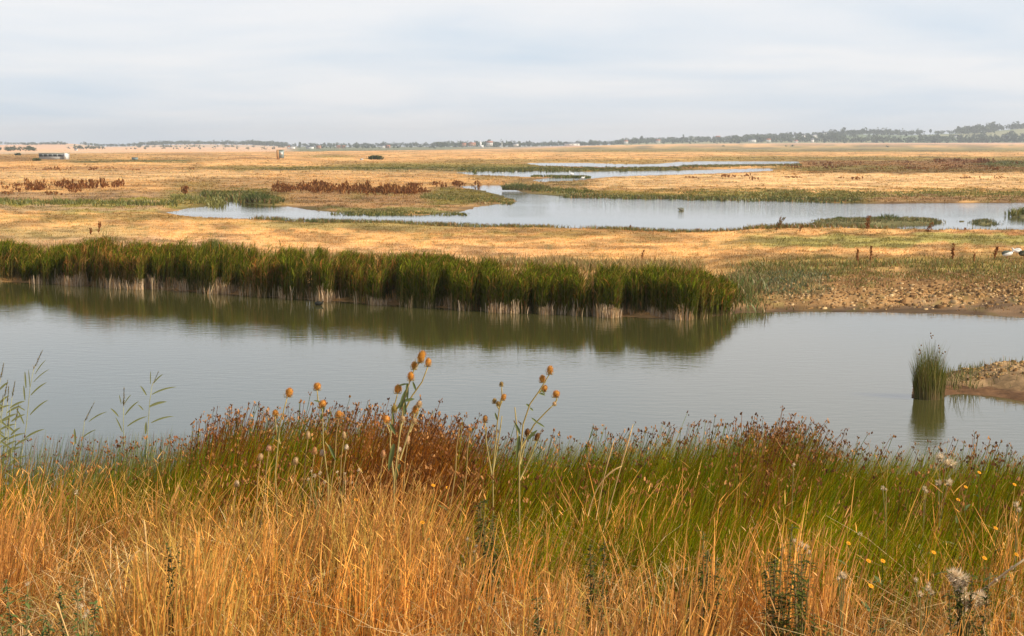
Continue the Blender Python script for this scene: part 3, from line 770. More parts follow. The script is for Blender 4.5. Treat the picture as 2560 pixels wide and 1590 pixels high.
# dark green shoreline herbs along the ponds
parts = []
def herbs(x0, x1, y0, y1, n, h0, h1, cols_, w=.06, jit=0):
    xp = rng.uniform(x0, x1, n); f = (xp - x0) / (x1 - x0)
    yp = (y0 + (y1 - y0) * f) + rng.normal(0, 1, n) * jit
    X, Y = unmap(xp, yp); z = np.maximum(ground_z(X, Y), 0)
    nn = fbm(X * .5, Y * .5, 66, 2); m = rng.random(n) < sstep(.3, .6, nn) + .1
    X, Y, z = X[m], Y[m], z[m]; k = len(X)
    for j in range(5):
        cc = pick(cols_, k)
        b = np.stack([X + rng.normal(0, .25, k), Y + rng.normal(0, .3, k), z - .02], 1)
        parts.append(ribbons(b, rng.uniform(h0, h1, k), rng.normal(0, .7, k), rng.uniform(0, 6.28, k), rng.uniform(0, .8, k), np.full(k, w) * rng.uniform(.6, 1.3, k), [.7, 1, .2], cc * .8, cc))
GR = [(.12, .135, .025), (.17, .165, .035), (.085, .105, .025), (.22, .17, .045)]; BR = [(.28, .15, .05), (.22, .2, .06), (.13, .15, .04)]; BGR = [(.13, .155, .06), (.18, .18, .075), (.2, .15, .06)]
herbs(640, 1700, 548, 582, 1500, .12, .38, BR, .05, 1.2)
herbs(1700, 2560, 583, 586, 1100, .12, .40, BR, .05, 1.2)
herbs(820, 1160, 534, 533, 500, .06, .2, GR, .08, 1.5)
herbs(1060, 1280, 492, 503, 800, .06, .25, [(.2, .18, .04), (.14, .16, .04), (.32, .22, .07)], .12, 3)
herbs(1410, 2150, 490, 503, 1500, .08, .35, GR + BGR + BR, .12, 1.5)
herbs(1700, 2700, 483, 489, 1000, .08, .3, [(.23, .22, .05), (.16, .17, .04), (.3, .22, .07)], .12, 5)
herbs(510, 700, 486, 505, 800, .2, .6, GR + BR, .12, 3)
herbs(430, 560, 495, 508, 300, .2, .5, [(.22, .2, .05)], .1, 4)
herbs(1330, 1480, 474, 482, 350, .12, .4, GR, .12, 3)
herbs(-300, 440, 505, 512, 700, .2, .5, [(.2, .19, .04), (.14, .15, .04)], .1, 3)
herbs(1150, 1700, 425, 421, 900, .15, .45, GR, .3, 2)
herbs(1700, 2000, 416, 413, 700, .15, .45, GR + BGR, .3, 1.5)
herbs(1330, 1470, 441, 443, 250, .2, .5, GR, .2, .6)
herbs(2030, 2345, 554, 553, 700, .06, .24, BGR + [(.2, .17, .06), (.3, .22, .08)], .06, 2.4)
herbs(2436, 2490, 554, 557, 120, .08, .25, BGR, .05, 1.2); herbs(2525, 2640, 538, 539, 160, .3, .7, GR, .08, 1.5)
herbs(1850, 2800, 720, 722, 2200, .04, .16, [(.2, .19, .035), (.26, .17, .05), (.34, .19, .07), (.13, .14, .03)], .03, 16)
herbs(1850, 2600, 700, 700, 900, .08, .3, [(.15, .17, .03), (.2, .18, .05), (.3, .18, .06)], .035, 9)
herbs(1840, 2080, 735, 735, 600, .05, .2, [(.11, .14, .06), (.13, .16, .08), (.2, .17, .06)], .03, 13)
herbs(1780, 1900, 750, 750, 450, .15, .5, [(.13, .17, .04), (.28, .18, .07)], .03, 18)
herbs(-50, 1750, 640, 690, 2600, .15, .45, [(.3, .2, .07), (.2, .19, .05), (.42, .26, .1)], .035, 7)
V, q, c = join(parts)
tag(make("waterside_herbs", V, q, M_leafy, None, c), "low dark green and brown herbs fringing the pools", "ground cover", kind="stuff")

# stands of dead brown dock
parts = []
def docks(x0, x1, y0, y1, n, h0, h1, sl=0):
    nc_ = max(4, n // 14); cc_ = rng.integers(0, nc_, n)
    xp = (rng.uniform(x0, x1, nc_))[cc_] + rng.normal(0, 9, n); yp = rng.uniform(y0, y1, nc_)[cc_] + rng.normal(0, .9, n)
    yp = yp + sl * (xp - x0) / (x1 - x0)
    X, Y = unmap(xp, yp)
    m = rng.random(n) < sstep(.30, .58, fbm(X * .18 + 3, Y * .12, 36, 3)) + .12
    X, Y = X[m], Y[m]; z = ground_z(X, Y); k = len(X); h = (rng.uniform(h0 * .6, h1, nc_)[cc_][m]) * rng.uniform(.6, 1.1, k)
    s_ = Y / 200
    for j in range(7):
        cc = pick([(.19, .07, .02), (.26, .10, .03), (.13, .05, .018), (.34, .17, .06)], k)
        t0 = rng.uniform(.05, .75, k)
        b = np.stack([X + rng.normal(0, .07, k), Y + rng.normal(0, .1, k), z + h * t0], 1)
        parts.append(ribbons(b, h * .33, rng.normal(0, .8, k), rng.uniform(0, 6.28, k), rng.uniform(0, .5, k), .16 * s_ * rng.uniform(.6, 1.3, k), [.3, 1, .9, .2], cc, cc))
    cc = pick([(.2, .08, .03)], k)
    parts.append(ribbons(np.stack([X, Y, z], 1), h, rng.normal(0, .5, k), rng.uniform(0, 6.28, k), rng.uniform(0, .2, k), .04 * s_, [1, .8, .4], cc, cc))
docks(-700, 330, 466, 478, 1500, .7, 1.5, -3); docks(-500, 200, 475, 492, 260, .4, .9)
docks(690, 1060, 470, 482, 1000, .6, 1.3, 4); docks(800, 1010, 474, 486, 600, .8, 1.5, 3); docks(1000, 1260, 462, 470, 90, .5, 1.)
docks(-300, 480, 419, 425, 260, .4, .9); docks(1780, 2560, 444, 452, 110, .3, .8); docks(1700, 1960, 440, 446, 60, .3, .8)
docks(1950, 2800, 403, 425, 700, .25, .8); docks(2330, 2470, 402, 409, 200, .6, 1.4)
V, q, c = join(parts)
tag(make("dead_dock_stand", V, q, M_tuft, None, c), "rusty brown stands of dead dock beyond the channel", "dock stands", kind="stuff")

# clods of dried mud on the right-hand bank
parts = []
def clods(n, xf, yf, s0, s1, cols_, zf=None):
    vv, qq, cc = [], [], []
    cube = np.array([(-1, -1, -1), (1, -1, -1), (1, 1, -1), (-1, 1, -1), (-.7, -.7, .8), (.7, -.7, .8), (.7, .7, .8), (-.7, .7, .8)], float)
    fq = np.array([(0, 1, 5, 4), (1, 2, 6, 5), (2, 3, 7, 6), (3, 0, 4, 7), (4, 5, 6, 7)])
    X, Y = xf(n), None
    xp = X; yp = yf(n); X, Y = unmap(xp, yp)
    z = (zf or ground_z)(X, Y); m = (z > .02); X, Y, z = X[m], Y[m], z[m]
    n = len(X); s = rng.uniform(s0, s1, n) * rng.uniform(.5, 1.2, n); a = rng.uniform(0, 6.28, n)
    V = cube[None] * (1 + rng.uniform(-.28, .28, (n, 8, 3))) * s[:, None, None] * np.array([1.25, 1, .7])
    ca, sa = np.cos(a)[:, None], np.sin(a)[:, None]
    Vx = V[:, :, 0] * ca - V[:, :, 1] * sa; Vy = V[:, :, 0] * sa + V[:, :, 1] * ca
    V = np.stack([Vx + X[:, None], Vy + Y[:, None], V[:, :, 2] + z[:, None] + s[:, None] * .15], -1)
    c = np.repeat(pick(cols_, n), 8, 0)
    return V.reshape(-1, 3), (fq[None] + (np.arange(n) * 8)[:, None, None]).reshape(-1, 4), c
CL = [(.38, .22, .085), (.29, .16, .06), (.19, .10, .04), (.50, .33, .16)]
parts.append(clods(1700, lambda n: 1900 + rng.random(n) ** .8 * 1060, lambda n: rng.normal(756, 9, n), .03, .075, CL))
parts.append(clods(500, lambda n: 1860 + rng.random(n) ** .8 * 1100, lambda n: rng.uniform(700, 745, n), .025, .06, CL))
parts.append(clods(200, lambda n: 2000 + rng.random(n) ** .7 * 950, lambda n: rng.uniform(752, 776, n), .05, .11, CL))
V, q, c = join(parts)
tag(make("mud_clods", V, q, M_clod, None, c), "pale lumps of dried mud strewn on the bank right of the reeds", "mud clods", kind="stuff")

# ------------------------------------------------------------------ mud spit on the right of the channel
gx, gy = np.meshgrid(np.arange(8, 24, .12), np.arange(28.5, 41, .12)); X_, Y_ = gx.ravel(), gy.ravel()
SP = poly_w([(2300, 958), (2310, 948), (2330, 950), (2400, 930), (2460, 922), (2560, 922), (2700, 920), (3100, 925), (3100, 1050), (2700, 1022), (2560, 1005), (2500, 994), (2420, 988), (2360, 993), (2300, 1000), (2295, 985), (2297, 968)])
w = sdf(SP, X_, Y_) + .04 + .12 * (fbm(X_ * 1.6, Y_ * 1.6, 21, 3) - .5)
zsp = np.where(w > 0, np.minimum(.10, w * .22) + .27 * sstep(.5, 1.35, w) * sstep(10.6, 13.0, X_), w * .5)
zsp = np.clip(zsp, -.4, 1) + np.where(w > .4, .13 * (fbm(X_ * 3, Y_ * 3, 22, 3) - .5) + .07 * (vnoise(X_ * 7, Y_ * 7, 5) - .5), 0)
def spit_z(X, Y):
    d = np.abs(X_[None, :] - np.atleast_1d(X)[:, None]) + np.abs(Y_[None, :] - np.atleast_1d(Y)[:, None])
    return zsp[d.argmin(1)]
k = sstep(.45, .9, w)[:, None]
ca = np.array((.22, .115, .055))[None] * (1 - k) + np.array((.46, .29, .14))[None] * k
ca = ca * .72 * (.55 + .9 * fbm(X_ * 2.5, Y_ * 2.5, 29, 3))[:, None]
nr, nc = gx.shape; idx = np.arange(nr * nc).reshape(nr, nc)
q = np.stack([idx[:-1, :-1], idx[:-1, 1:], idx[1:, 1:], idx[1:, :-1]], -1).reshape(-1, 4)
tag(make("mud_spit", np.stack([X_, Y_, zsp], 1), q, M_clod, None, ca, True), kind="structure")
V, q, c = clods(700, lambda n: rng.uniform(2420, 2900, n), lambda n: rng.uniform(925, 975, n), .02, .055, CL, spit_z)
tag(make("spit_clods", V, q, M_clod, None, c), "pale crumbled mud lumps on top of the spit", "mud clods", kind="stuff")
n = 1500; xp = rng.uniform(2340, 2700, n); yp = rng.uniform(935, 985, n); X, Y = unmap(xp, yp); z = spit_z(X, Y)
m = (z > .05) & (rng.random(n) < np.interp(xp, [2340, 2430, 2480, 2700], [.9, .8, .18, .15])); X, Y, z = X[m], Y[m], z[m]; k = len(X)
cc = pick([(.13, .16, .04), (.3, .2, .07), (.2, .18, .05)], k)
V, q, c = ribbons(np.stack([X, Y, z - .01], 1), rng.uniform(.06, .24, k), rng.normal(0, .6, k), rng.uniform(0, 6.28, k), rng.uniform(0, .6, k), rng.uniform(.01, .018, k), [.8, 1, .1], cc * .8, cc)
tag(make("spit_herbs", V, q, M_leafy, None, c), "short sparse herbs on the mud spit", "ground cover", kind="stuff")

def rush_clump(name, label, x, y, D, wid, hgt, n, group=None, cols_=None, heads=0, wb=.012, lean=.16, dep=.35, dirx=0.0):
    p = at(x, y, D); p.z = max(p.z, -.05)
    e = empty(name, p); tag(e, label, "rushes", group)
    r = np.sqrt(rng.random(n)) ; a = rng.uniform(0, 6.28, n)
    bx_ = r * np.cos(a) * wid * .5; by_ = r * np.sin(a) * dep
    h = hgt * (1.0 - .55 * rng.random(n) ** 1.2) * (1 - .48 * r ** 1.6)
    wid_ = wid; c1 = pick(cols_ or [(.11, .15, .015), (.08, .11, .012), (.17, .18, .025), (.2, .12, .03)], n)
    c0 = pick([(.34, .24, .12), (.2, .14, .06), (.14, .15, .05)], n)
    ldir = np.where(bx_ + dirx > rng.normal(0, wid * .3, n), rng.normal(0, .8, n), math.pi + rng.normal(0, .8, n))
    V, q, c = ribbons(np.stack([bx_, by_, np.full(n, -.05)], 1), h, rng.normal(0, .6, n), ldir, np.abs(rng.normal(lean, lean * .6, n)), rng.uniform(.6, 1.1, n) * wb, [.9, 1, .8, .5, .12], c0, c1, 2.0)
    make("foliage", V, q, M_rush, e, c)
    if heads:
        for i in range(heads):
            g = G(); g.ell((0, 0, 0), (.018, .018, .02), seg=5, rings=4, col=(.2, .1, .03), bump=.3)
            o = g.build("seed_head", M_head, e); q_ = random.uniform(-1, 1); o.location = (q_ * wid * .5, random.uniform(-.1, .1), hgt * (random.uniform(.86, 1.0) - .3 * abs(q_)))
    return e
rush_clump("rush_clump", "tall dense rush clump standing in water at the tip of the mud spit", 2322, 993, 33.6, .72, 1.55, 1200, heads=16, wb=.011, lean=.13)
for i, (x, y, D, hh, nn, ww, lb) in enumerate([(2425, 975, 34.6, .95, 26, .22, "sparse thin rushes fanning up from the spit beside the tall clump"), (2388, 972, 34.3, .85, 14, .12, "few short upright rushes between the tall clump and the fanning ones"),
        (2447, 965, 35.0, .42, 16, .12, "small green rush tuft on the middle of the spit"), (2462, 925, 37.0, .36, 90, .8, "low brown tussock on the crest of the mud spit")]):
    rush_clump("rush_clump", lb, x, y, D, ww, hh, nn, wb=.014, lean=.25, cols_=[(.12, .16, .05), (.18, .18, .06)] if i < 3 else [(.3, .2, .08), (.16, .16, .05)])
rush_clump("reed_tuft", "bushy green tuft standing taller just behind the left part of the reed belt", 535, 640, 76, .95, 1.15, 800, cols_=[(.09, .14, .03), (.14, .18, .04)], wb=.04, lean=.2, dep=.5)
rush_clump("grass_tussock", "dark green tussock on the muddy bank, left of a close pair", 2065, 716, 58, 1.0, .42, 500, "dark tussocks on the right bank", [(.10, .12, .03), (.16, .16, .04)], wb=.025, lean=.6)
rush_clump("grass_tussock", "dark green tussock on the muddy bank, right of a close pair", 2118, 722, 57, .7, .38, 350, "dark tussocks on the right bank", [(.10, .12, .03), (.15, .15, .04)], wb=.025, lean=.6)
rush_clump("grass_tussock", "round green tussock on the low island, tallest of the island plants", 2217, 552, 112, 2.0, .75, 260, None, [(.08, .11, .03), (.11, .14, .04)], wb=.09, lean=.4, dep=.8)
rush_clump("grass_tussock", "small green tussock at the left end of the low island", 2100, 552, 112, 1.0, .5, 160, None, [(.09, .12, .03)], wb=.08, lean=.4, dep=.6)
rush_clump("grass_tussock", "dark green tuft on the near shore of the pond below the brown dock patch", 780, 559, 109, .8, .55, 120, None, [(.07, .11, .04)], wb=.06, lean=.3)
rush_clump("grass_tussock", "dense green tussock on the point where the two arms of the pond meet", 1288, 474, 190, 3.6, 1.25, 420, None, [(.10, .14, .05), (.14, .17, .06)], wb=.14, lean=.5, dep=1.2)
rush_clump("grass_tussock", "olive tussock just right of the point in the pond", 1345, 474, 192, 2.8, 1.1, 300, None, [(.15, .16, .05), (.2, .18, .06)], wb=.14, lean=.5, dep=1)
rush_clump("grass_tussock", "dark green bushy tussock hanging over the left end of the pond", 642, 503, 152, 3.2, 1.2, 420, None, [(.06, .10, .03), (.10, .13, .035)], wb=.12, lean=.5, dep=1)
rush_clump("grass_tussock", "low bluish green tuft on the field below the leaning dock plant", 1968, 604, 88, 1.7, .3, 200, None, [(.09, .14, .07)], wb=.06, lean=.6)
rush_clump("grass_tussock", "bluish green tuft at the foot of the upright brown dock plant", 2180, 601, 89, .8, .3, 120, None, [(.09, .14, .07)], wb=.05, lean=.6)

# ------------------------------------------------------------------ single dead docks on the field
def dock(x, y, D, h, lean, label, grp="dead docks standing on the marsh", n=26, w=.055, green=False, spread=.10):
    p = at(x, y, D); p.z = float(ground_z(np.array([p.x]), np.array([p.y]))[0])
    e = empty("dead_dock", p); tag(e, label, "dock plant", grp)
    g = G(); pts = [Vector((lean * h * t ** 1.5, 0, h * t - .03)) for t in np.linspace(0, 1, 5)]
    g.tube(pts, [.014, .012, .01, .008, .004], 5, (.2, .09, .03))
    ends = [(pts[-1], Vector((lean, 0, 1)))]
    for s_ in (-1, 1):
        b = pts[2]; d = Vector((lean + s_ * .35, random.uniform(-.2, .2), 1)).normalized()
        g.tube([b, b + d * h * .45], [.008, .004], 4, (.2, .09, .03))
    g.build("stem", M_stem, e)
    gs = [G(), G(), G()]
    for sd_ in (0, 1, -1):
        gs[sd_].tube([pts[min(int(t * 4), 4)].lerp(pts[min(int(t * 4) + 1, 4)], t * 4 - int(t * 4)) + Vector((sd_ * .2 * (t - .3) * spread * 7 + .006 * math.sin(t * 20), 0, 0)) for t in ((.22, .5, .75, 1.0) if sd_ == 0 else (.4, .6, .8, 1.0))], w * .14, 5, (.2, .09, .03))
    cols_ = [(.13, .13, .04), (.2, .09, .03)] if green else [(.22, .08, .03), (.30, .12, .04), (.15, .06, .02)]
    for i in range(n * 3):
        t = random.uniform(.22, 1); q_ = int(t * 4); c_ = pts[min(q_, 4)].lerp(pts[min(q_ + 1, 4)], t * 4 - q_)
        wd = spread * (math.sin(math.pi * min(1, t)) + .3)
        sd_ = random.choice((-1, 0, 1)) if t > .4 else 0
        c_ = c_ + Vector((random.gauss(0, wd * .5) + sd_ * .2 * (t - .3) * spread * 7, random.gauss(0, wd * .3), 0))
        gs[sd_].ell(c_, (w * random.uniform(.3, .7), w * random.uniform(.3, .7), w * random.uniform(.6, 1.4)), (random.gauss(0, .3) + lean, random.gauss(0, .3), 1), 5, 4, random.choice(cols_), .3)
    for g in gs:
        if g.v: g.build("seed_cluster", M_head, e)
dock(1940, 598, 91, 1.05, .42, "dark dead dock leaning right against the pond, left of an upright one", green=True, spread=.12)
dock(2168, 597, 91, 1.1, .05, "tall upright rust brown dock plant in front of the low island", spread=.11)
dock(1740, 580, 98, .5, .25, "small dead dock at the pond shore, left of the leaning dark one", n=14)
dock(2318, 600, 90, .75, .4, "slanting dead dock right of the low island, above a brown patch", n=14)
dock(1997, 601, 90, .55, .5, "thin bent dock stalk between the two big docks by the pond", n=8, w=.04)
dock(2142, 690, 65, .72, .03, "dark shorter dock stalk, left of a pair above the muddy bank", n=22, w=.05, spread=.035)
dock(2175, 690, 65, .82, .03, "taller thin dock stalk, right of a pair above the muddy bank", n=22, w=.045, spread=.03)
dock(2380, 683, 67, .95, .0, "lone slender dock stalk standing right of the pair above the bank", n=16, w=.05, spread=.045)
dock(2484, 682, 66, .7, .2, "slanting reddish dock stalk just left of the ducks", n=16, w=.05, spread=.04)
dock(2434, 682, 66, .45, .0, "short faint dock stalk midway between the lone stalk and the ducks", n=10, w=.04, spread=.03)
dock(2412, 586, 96, .45, .0, "tiny dock stalk at the near pond shore below the floating weeds", n=8, w=.05, spread=.04)
dock(247, 588, 93, .85, .12, "dead dock on the pale field at the left, right of two", n=18, w=.06, spread=.07)
dock(228, 592, 92, .5, -.1, "shorter dead dock on the pale field at the left, left of two", n=10, w=.05, spread=.06)
dock(1602, 668, 69, .7, .2, "thin reddish dock stalk on the field above the right part of the reeds", n=10, w=.04, spread=.03)
dock(462, 488, 172, 1.1, .0, "brown dock clump at the left end of the pond", n=30, w=.12, spread=.28)
dock(1575, 577, 100, .45, .05, "small dock stalk poking above the near pond shore in the middle", n=8, w=.05, spread=.04)
dock(1696, 579, 99, .5, .0, "very thin dock stalk on the shore just left of a small bushy dock", n=6, w=.04, spread=.03)

# ------------------------------------------------------------------ teasels on the near bank
ORG = (.70, .33, .075); PTAN = (.66, .44, .22); DKB = (.22, .10, .035)
def curve(a, b, bend, n=7):
    a, b = Vector(a), Vector(b); m = (a + b) / 2 + Vector(bend)
    return [a * (1 - t) ** 2 + m * 2 * t * (1 - t) + b * t * t for t in np.linspace(0, 1, n)]
def teasel(label, D, root, heads, stems, leaves=(), grp="teasel plants rising from the rushes", stemc=(.40, .30, .11)):
    """heads: (x,y,width px,height px,tilt,colour); stems: polylines in picture coordinates; leaves: (x,y,dx,dy,width px)"""
    k = D / F
    r = at(root[0], root[1], D); r.z = float(bank_z(np.array([r.x]), np.array([r.y]))[0])
    e = empty("teasel", r); tag(e, label, "teasel", grp)
    def P(x, y, dy=0.0):
        p = at(x, y, D + dy); return p - r
    g = G()
    for j, st in enumerate(stems):
        pts = [P(x, y, .05 * j) for x, y in st]
        if st[0] == root: pts[0] = Vector((0, 0, -.03))
        # resample softly
        out = [pts[0]]
        for a, b in zip(pts[:-1], pts[1:]):
            out += [a.lerp(b, .5), b]
        rr = [.0038 - .0016 * i / max(1, len(out) - 1) for i in range(len(out))]
        g.tube(out, rr, 6, stemc)
        for a in out[1:-1:2]:
            for q_ in range(5):
                d = Vector((random.uniform(-1, 1), random.uniform(-1, 1), random.uniform(-.2, .5))).normalized()
                g.leaf(a, d, .008, .002, col=stemc, seg=1)
    g.build("stem", M_stem, e)
    for j, (x, y, w_, h_, tl, col) in enumerate(heads):
        c_ = P(x, y, .02 * (j % 3)); ax = Vector((tl, .1, 1)).normalized()
        rx, rz = w_ * k * .5, h_ * k * .5
        g = G()
        g.ell((0, 0, 0), (rx * .80, rx * .80, rz * .88), ax, 12, 9, tuple(np.array(col) * .75), .10)
        g.spikes((0, 0, 0), (rx * .82, rx * .82, rz * .9), ax, 330, rx * .34, rx * .05, col)
        ho = g.build("flower_head", M_head, e, smooth=False); ho.location = c_
        g = G()
        low = -ax * rz * .9
        for q_ in range(7):
            a = q_ / 7 * 6.283 + j
            out = Vector((math.cos(a), math.sin(a), -.15))
            g.tube([low, low + out * rx * .9, low + out * rx * 1.25 + Vector((0, 0, rz * random.uniform(.5, 1.1)))], [.0016, .0012, .0005], 4, stemc)
        g.build("bract", M_stem, ho)
    for x, y, dx, dy, w_ in leaves:
        p0 = P(x, y); p1 = P(x + dx, y + dy); d = p1 - p0
        g = G(); g.leaf((0, 0, 0), d, d.length, w_ * k, up=(0, -1, .3), droop=.12, col=(.13, .16, .05), seg=6, fold=.5)
        lo = g.build("leaf", M_leafy, e); lo.location = p0
    return e
teasel("single small teasel with one round head raised up left, leftmost above the water", 6.2, (700, 1300),
       [(723, 981, 21, 25, .25, ORG), (688, 1032, 16, 17, 0, ORG)],
       [[(700, 1300), (688, 1180), (700, 1060), (718, 994)], [(700, 1110), (690, 1070), (688, 1040)]], [(700, 1060, -8, 40, 6)])
teasel("teasel with two heads one above the other, right of the leftmost one", 6.0, (812, 1290),
       [(793, 966, 20, 20, 0, ORG), (806, 1010, 20, 21, .3, ORG)],
       [[(812, 1290), (820, 1200), (808, 1110), (806, 1022)], [(806, 1022), (795, 1002), (793, 976)], [(812, 1105), (830, 1130), (838, 1150)]],
       [(806, 1030, 4, -16, 7), (806, 1034, -4, 14, 8), (822, 1112, 18, 36, 8), (800, 1005, -16, -6, 4)])
teasel("tallest teasel with a long brown head at the top and a cluster of round ones", 5.6, (975, 1330),
       [(1053.5, 892, 22, 34, .35, (.62, .28, .05)), (1035.5, 913.5, 17, 22, .1, ORG), (1070.5, 905.5, 17, 23, .1, ORG), (1027, 940.5, 18, 24, 0, (.66, .28, .05)),
        (995, 972, 20, 24, .1, ORG), (985, 1022, 16, 20, 0, (.36, .26, .07)), (966, 1048, 19, 21, 0, (.74, .34, .08)), (1048, 1010, 16, 18, .2, PTAN), (1038, 1023, 16, 22, .1, ORG),
        (1006, 1047, 15, 18, 0, PTAN), (1035.5, 1052, 14, 16, 0, PTAN)],
       [[(975, 1330), (985, 1200), (1000, 1080), (1010, 1000), (1024, 955), (1035, 925), (1050, 905)], [(1005, 1040), (1030, 990), (1055, 955), (1070, 916)], [(985, 1200), (975, 1110), (981, 1030), (990, 1000), (994, 984)],
        [(978, 1090), (966, 1058)], [(1000, 1150), (1025, 1070), (1037, 1034)], [(1030, 1060), (1044, 1035), (1048, 1018)], [(1000, 1080), (1006, 1055)], [(1025, 1080), (1034, 1060)]],
       [(1018, 958, 0, 40, 8), (1016, 975, -18, 48, 11), (1010, 1003, 27, -9, 8), (1010, 1000, 4, 34, 9), (1032, 955, 8, 20, 6), (1016, 960, -20, 2, 5), (1012, 996, -20, 24, 8),
        (984, 1060, -2, -38, 5), (975, 1060, 14, 24, 9), (985, 1110, -14, 62, 12), (1000, 1160, -18, 50, 10)])
teasel("small leaning teasel with a few small greenish heads, just left of a bigger one", 6.4, (1235, 1300),
       [(1253.5, 960, 11, 12, 0, (.4, .26, .09)), (1259, 993, 14, 18, .35, ORG), (1236, 1002, 12, 14, 0, (.5, .33, .12)), (1245.5, 1009, 11, 12, 0, (.38, .24, .08)), (1213, 1047, 14, 20, 0, (.5, .24, .07))],
       [[(1235, 1300), (1232, 1180), (1243, 1060), (1249, 1018), (1256, 1002)], [(1249, 1018), (1255, 990), (1254, 967)], [(1247, 1022), (1240, 1008)], [(1232, 1200), (1216, 1110), (1213, 1058)], [(1232, 1180), (1248, 1090), (1255, 1040)]],
       [(1243, 1050, -6, -22, 5)])
teasel("branching teasel with pale orange heads on slanting stems, rightmost of the tall ones", 5.8, (1300, 1310),
       [(1375, 925, 18, 23, .1, ORG), (1356, 947, 17, 20, 0, ORG), (1361, 971, 17, 18, .4, (.6, .3, .08)), (1390.5, 985, 19, 18, .2, ORG), (1386, 1009, 10, 11, 0, PTAN),
        (1318, 1081, 15, 21, .2, DKB), (1343, 1092, 15, 22, .35, DKB)],
       [[(1300, 1310), (1298, 1160), (1308, 1060), (1325, 1010), (1345, 982), (1362, 955), (1374, 935)], [(1298, 1130), (1335, 1062), (1365, 1030), (1384, 1012)], [(1384, 1012), (1392, 1000), (1391, 992)],
        [(1345, 982), (1358, 976)], [(1298, 1150), (1291, 1060), (1287, 1018)], [(1300, 1160), (1312, 1110), (1318, 1090)], [(1300, 1200), (1328, 1140), (1342, 1102)]],
       [(1325, 1018, -10, -10, 6), (1325, 1020, 8, 6, 5), (1348, 983, 16, 4, 5), (1342, 1056, -14, -14, 5), (1342, 1056, 20, 10, 5), (1300, 1085, -14, -34, 7), (1298, 1090, -6, 50, 10), (1318, 1100, 26, -30, 8), (1362, 985, -12, -14, 4)])
small = [(847, 1035, 18, 18, ORG, "round orange teasel head just above the rushes, right of the two-headed one"), (770, 1087, 12, 22, PTAN, "pale dry teasel head in the brown rushes below the two-headed plant"),
         (860, 1088, 11, 20, PTAN, "pale narrow teasel head in the brown rushes left of the tallest plant"), (866, 1118, 12, 15, (.75, .6, .42), "whitish teasel head low in the rushes left of the tallest plant"),
         (786, 1126, 15, 20, (.62, .32, .13), "reddish tan teasel head below the stem of the two-headed plant"), (806, 1132, 15, 17, (.72, .55, .38), "whitish broken teasel head beside the reddish tan one"),
         (672, 1120, 14, 15, (.7, .38, .22), "pinkish tan teasel head in the brown rushes at the left"), (651, 1142, 15, 18, PTAN, "pale teasel head low on a straight straw stem at the left"),
         (739, 1152, 15, 20, PTAN, "pale teasel head deep in the brown rushes, right of the straw stem"), (592, 1209, 14, 17, (.72, .52, .3), "lowest pale teasel head at the left border of the brown rushes"),
         (1019, 1100, 13, 26, (.74, .46, .24), "long pale teasel head right below the tallest plant"), (958, 1134, 13, 20, (.62, .33, .15), "tan teasel head low on the left of the tallest plant"),
         (998, 1124, 12, 14, (.74, .56, .4), "small whitish teasel head below the tallest plant"), (1175, 1074, 9, 11, ORG, "tiny orange teasel head between the tallest plant and the small leaning one"),
         (1148, 1065, 7, 7, (.3, .18, .08), "tiny dark teasel head right of the tallest plant")]
for x, y, w_, h_, col, lb in small:
    teasel(lb, 6.2 + random.uniform(-.3, .3), (x + random.uniform(-12, 4), y + 230), [(x, y, w_, h_, random.uniform(-.2, .3), col)], [[(x - 26, y + 230), (x - 9, y + 110), (x - 7, y + 55), (x, y + 8)]], grp="small dry teasel heads among the rushes", stemc=(.34, .22, .08))
bpy.context.view_layer.update()

# ------------------------------------------------------------------ common reeds on the left
def reed(label, D, pts, plume, leaves, grp="common reeds at the water's edge on the left", w=1.0):
    k = D / F
    r = at(pts[0][0], pts[0][1], D); r.z = float(bank_z(np.array([r.x]), np.array([r.y]))[0])
    e = empty("common_reed", r); tag(e, label, "reed", grp)
    P = lambda x, y: at(x, y, D) - r
    g = G(); g.tube([Vector((0, 0, -.03))] + [P(*p) for p in pts], [.006] + [.0042 - .0024 * i / len(pts) for i in range(len(pts))], 6, (.36, .34, .14)); g.build("stem", M_stem, e)
    if plume:
        (x0, y0), (x1, y1) = plume; a, b = P(x0, y0), P(x1, y1); L = (b - a).length
        g = G(); g.tube([a, a.lerp(b, .5), b], [.003, .002, .0008], 4, (.3, .25, .1))
        for i in range(80):
            t = random.random() ** .9; d = ((b - a).normalized() + Vector((random.gauss(.08, .2), random.gauss(0, .2), random.gauss(0, .1)))).normalized()
            g.leaf(a.lerp(b, t * .93), d, L * random.uniform(.14, .30) * (1.1 - t * .8), .0075, col=(.24 + random.uniform(-.07, .05), .17, .055), seg=3)
        g.build("plume", M_head, e, smooth=False)
    for x0, y0, x1, y1, wd in leaves:
        a, b = P(x0, y0), P(x1, y1); d = b - a
        g = G(); g.leaf((0, 0, 0), d + Vector((0, 0, .06)) * d.length, d.length * 1.2, wd * k * .85 * w, up=(0, -1, .2), droop=.22, col=(.26, .26, .10), seg=7, fold=.35)
        o = g.build("leaf", M_leafy, e); o.location = a
    return e
reed("tallest single reed with a drooping plume at the far left, standing clear of the clump", 12.5, [(48, 1230), (53, 1141), (66, 1062), (71, 1009), (75, 969), (84, 923)], ((83, 925), (107, 874)),
     [(77, 988, 112, 951, 5), (75, 1037, 115, 994, 5), (62, 1026, 44, 1014, 4), (65, 970, 62, 925, 5), (62, 1000, 59, 960, 5), (84, 955, 119, 918, 3), (62, 1096, 105, 1067, 6), (60, 1060, 42, 1018, 5), (88, 935, 112, 895, 3), (75, 969, 71, 920, 3)])
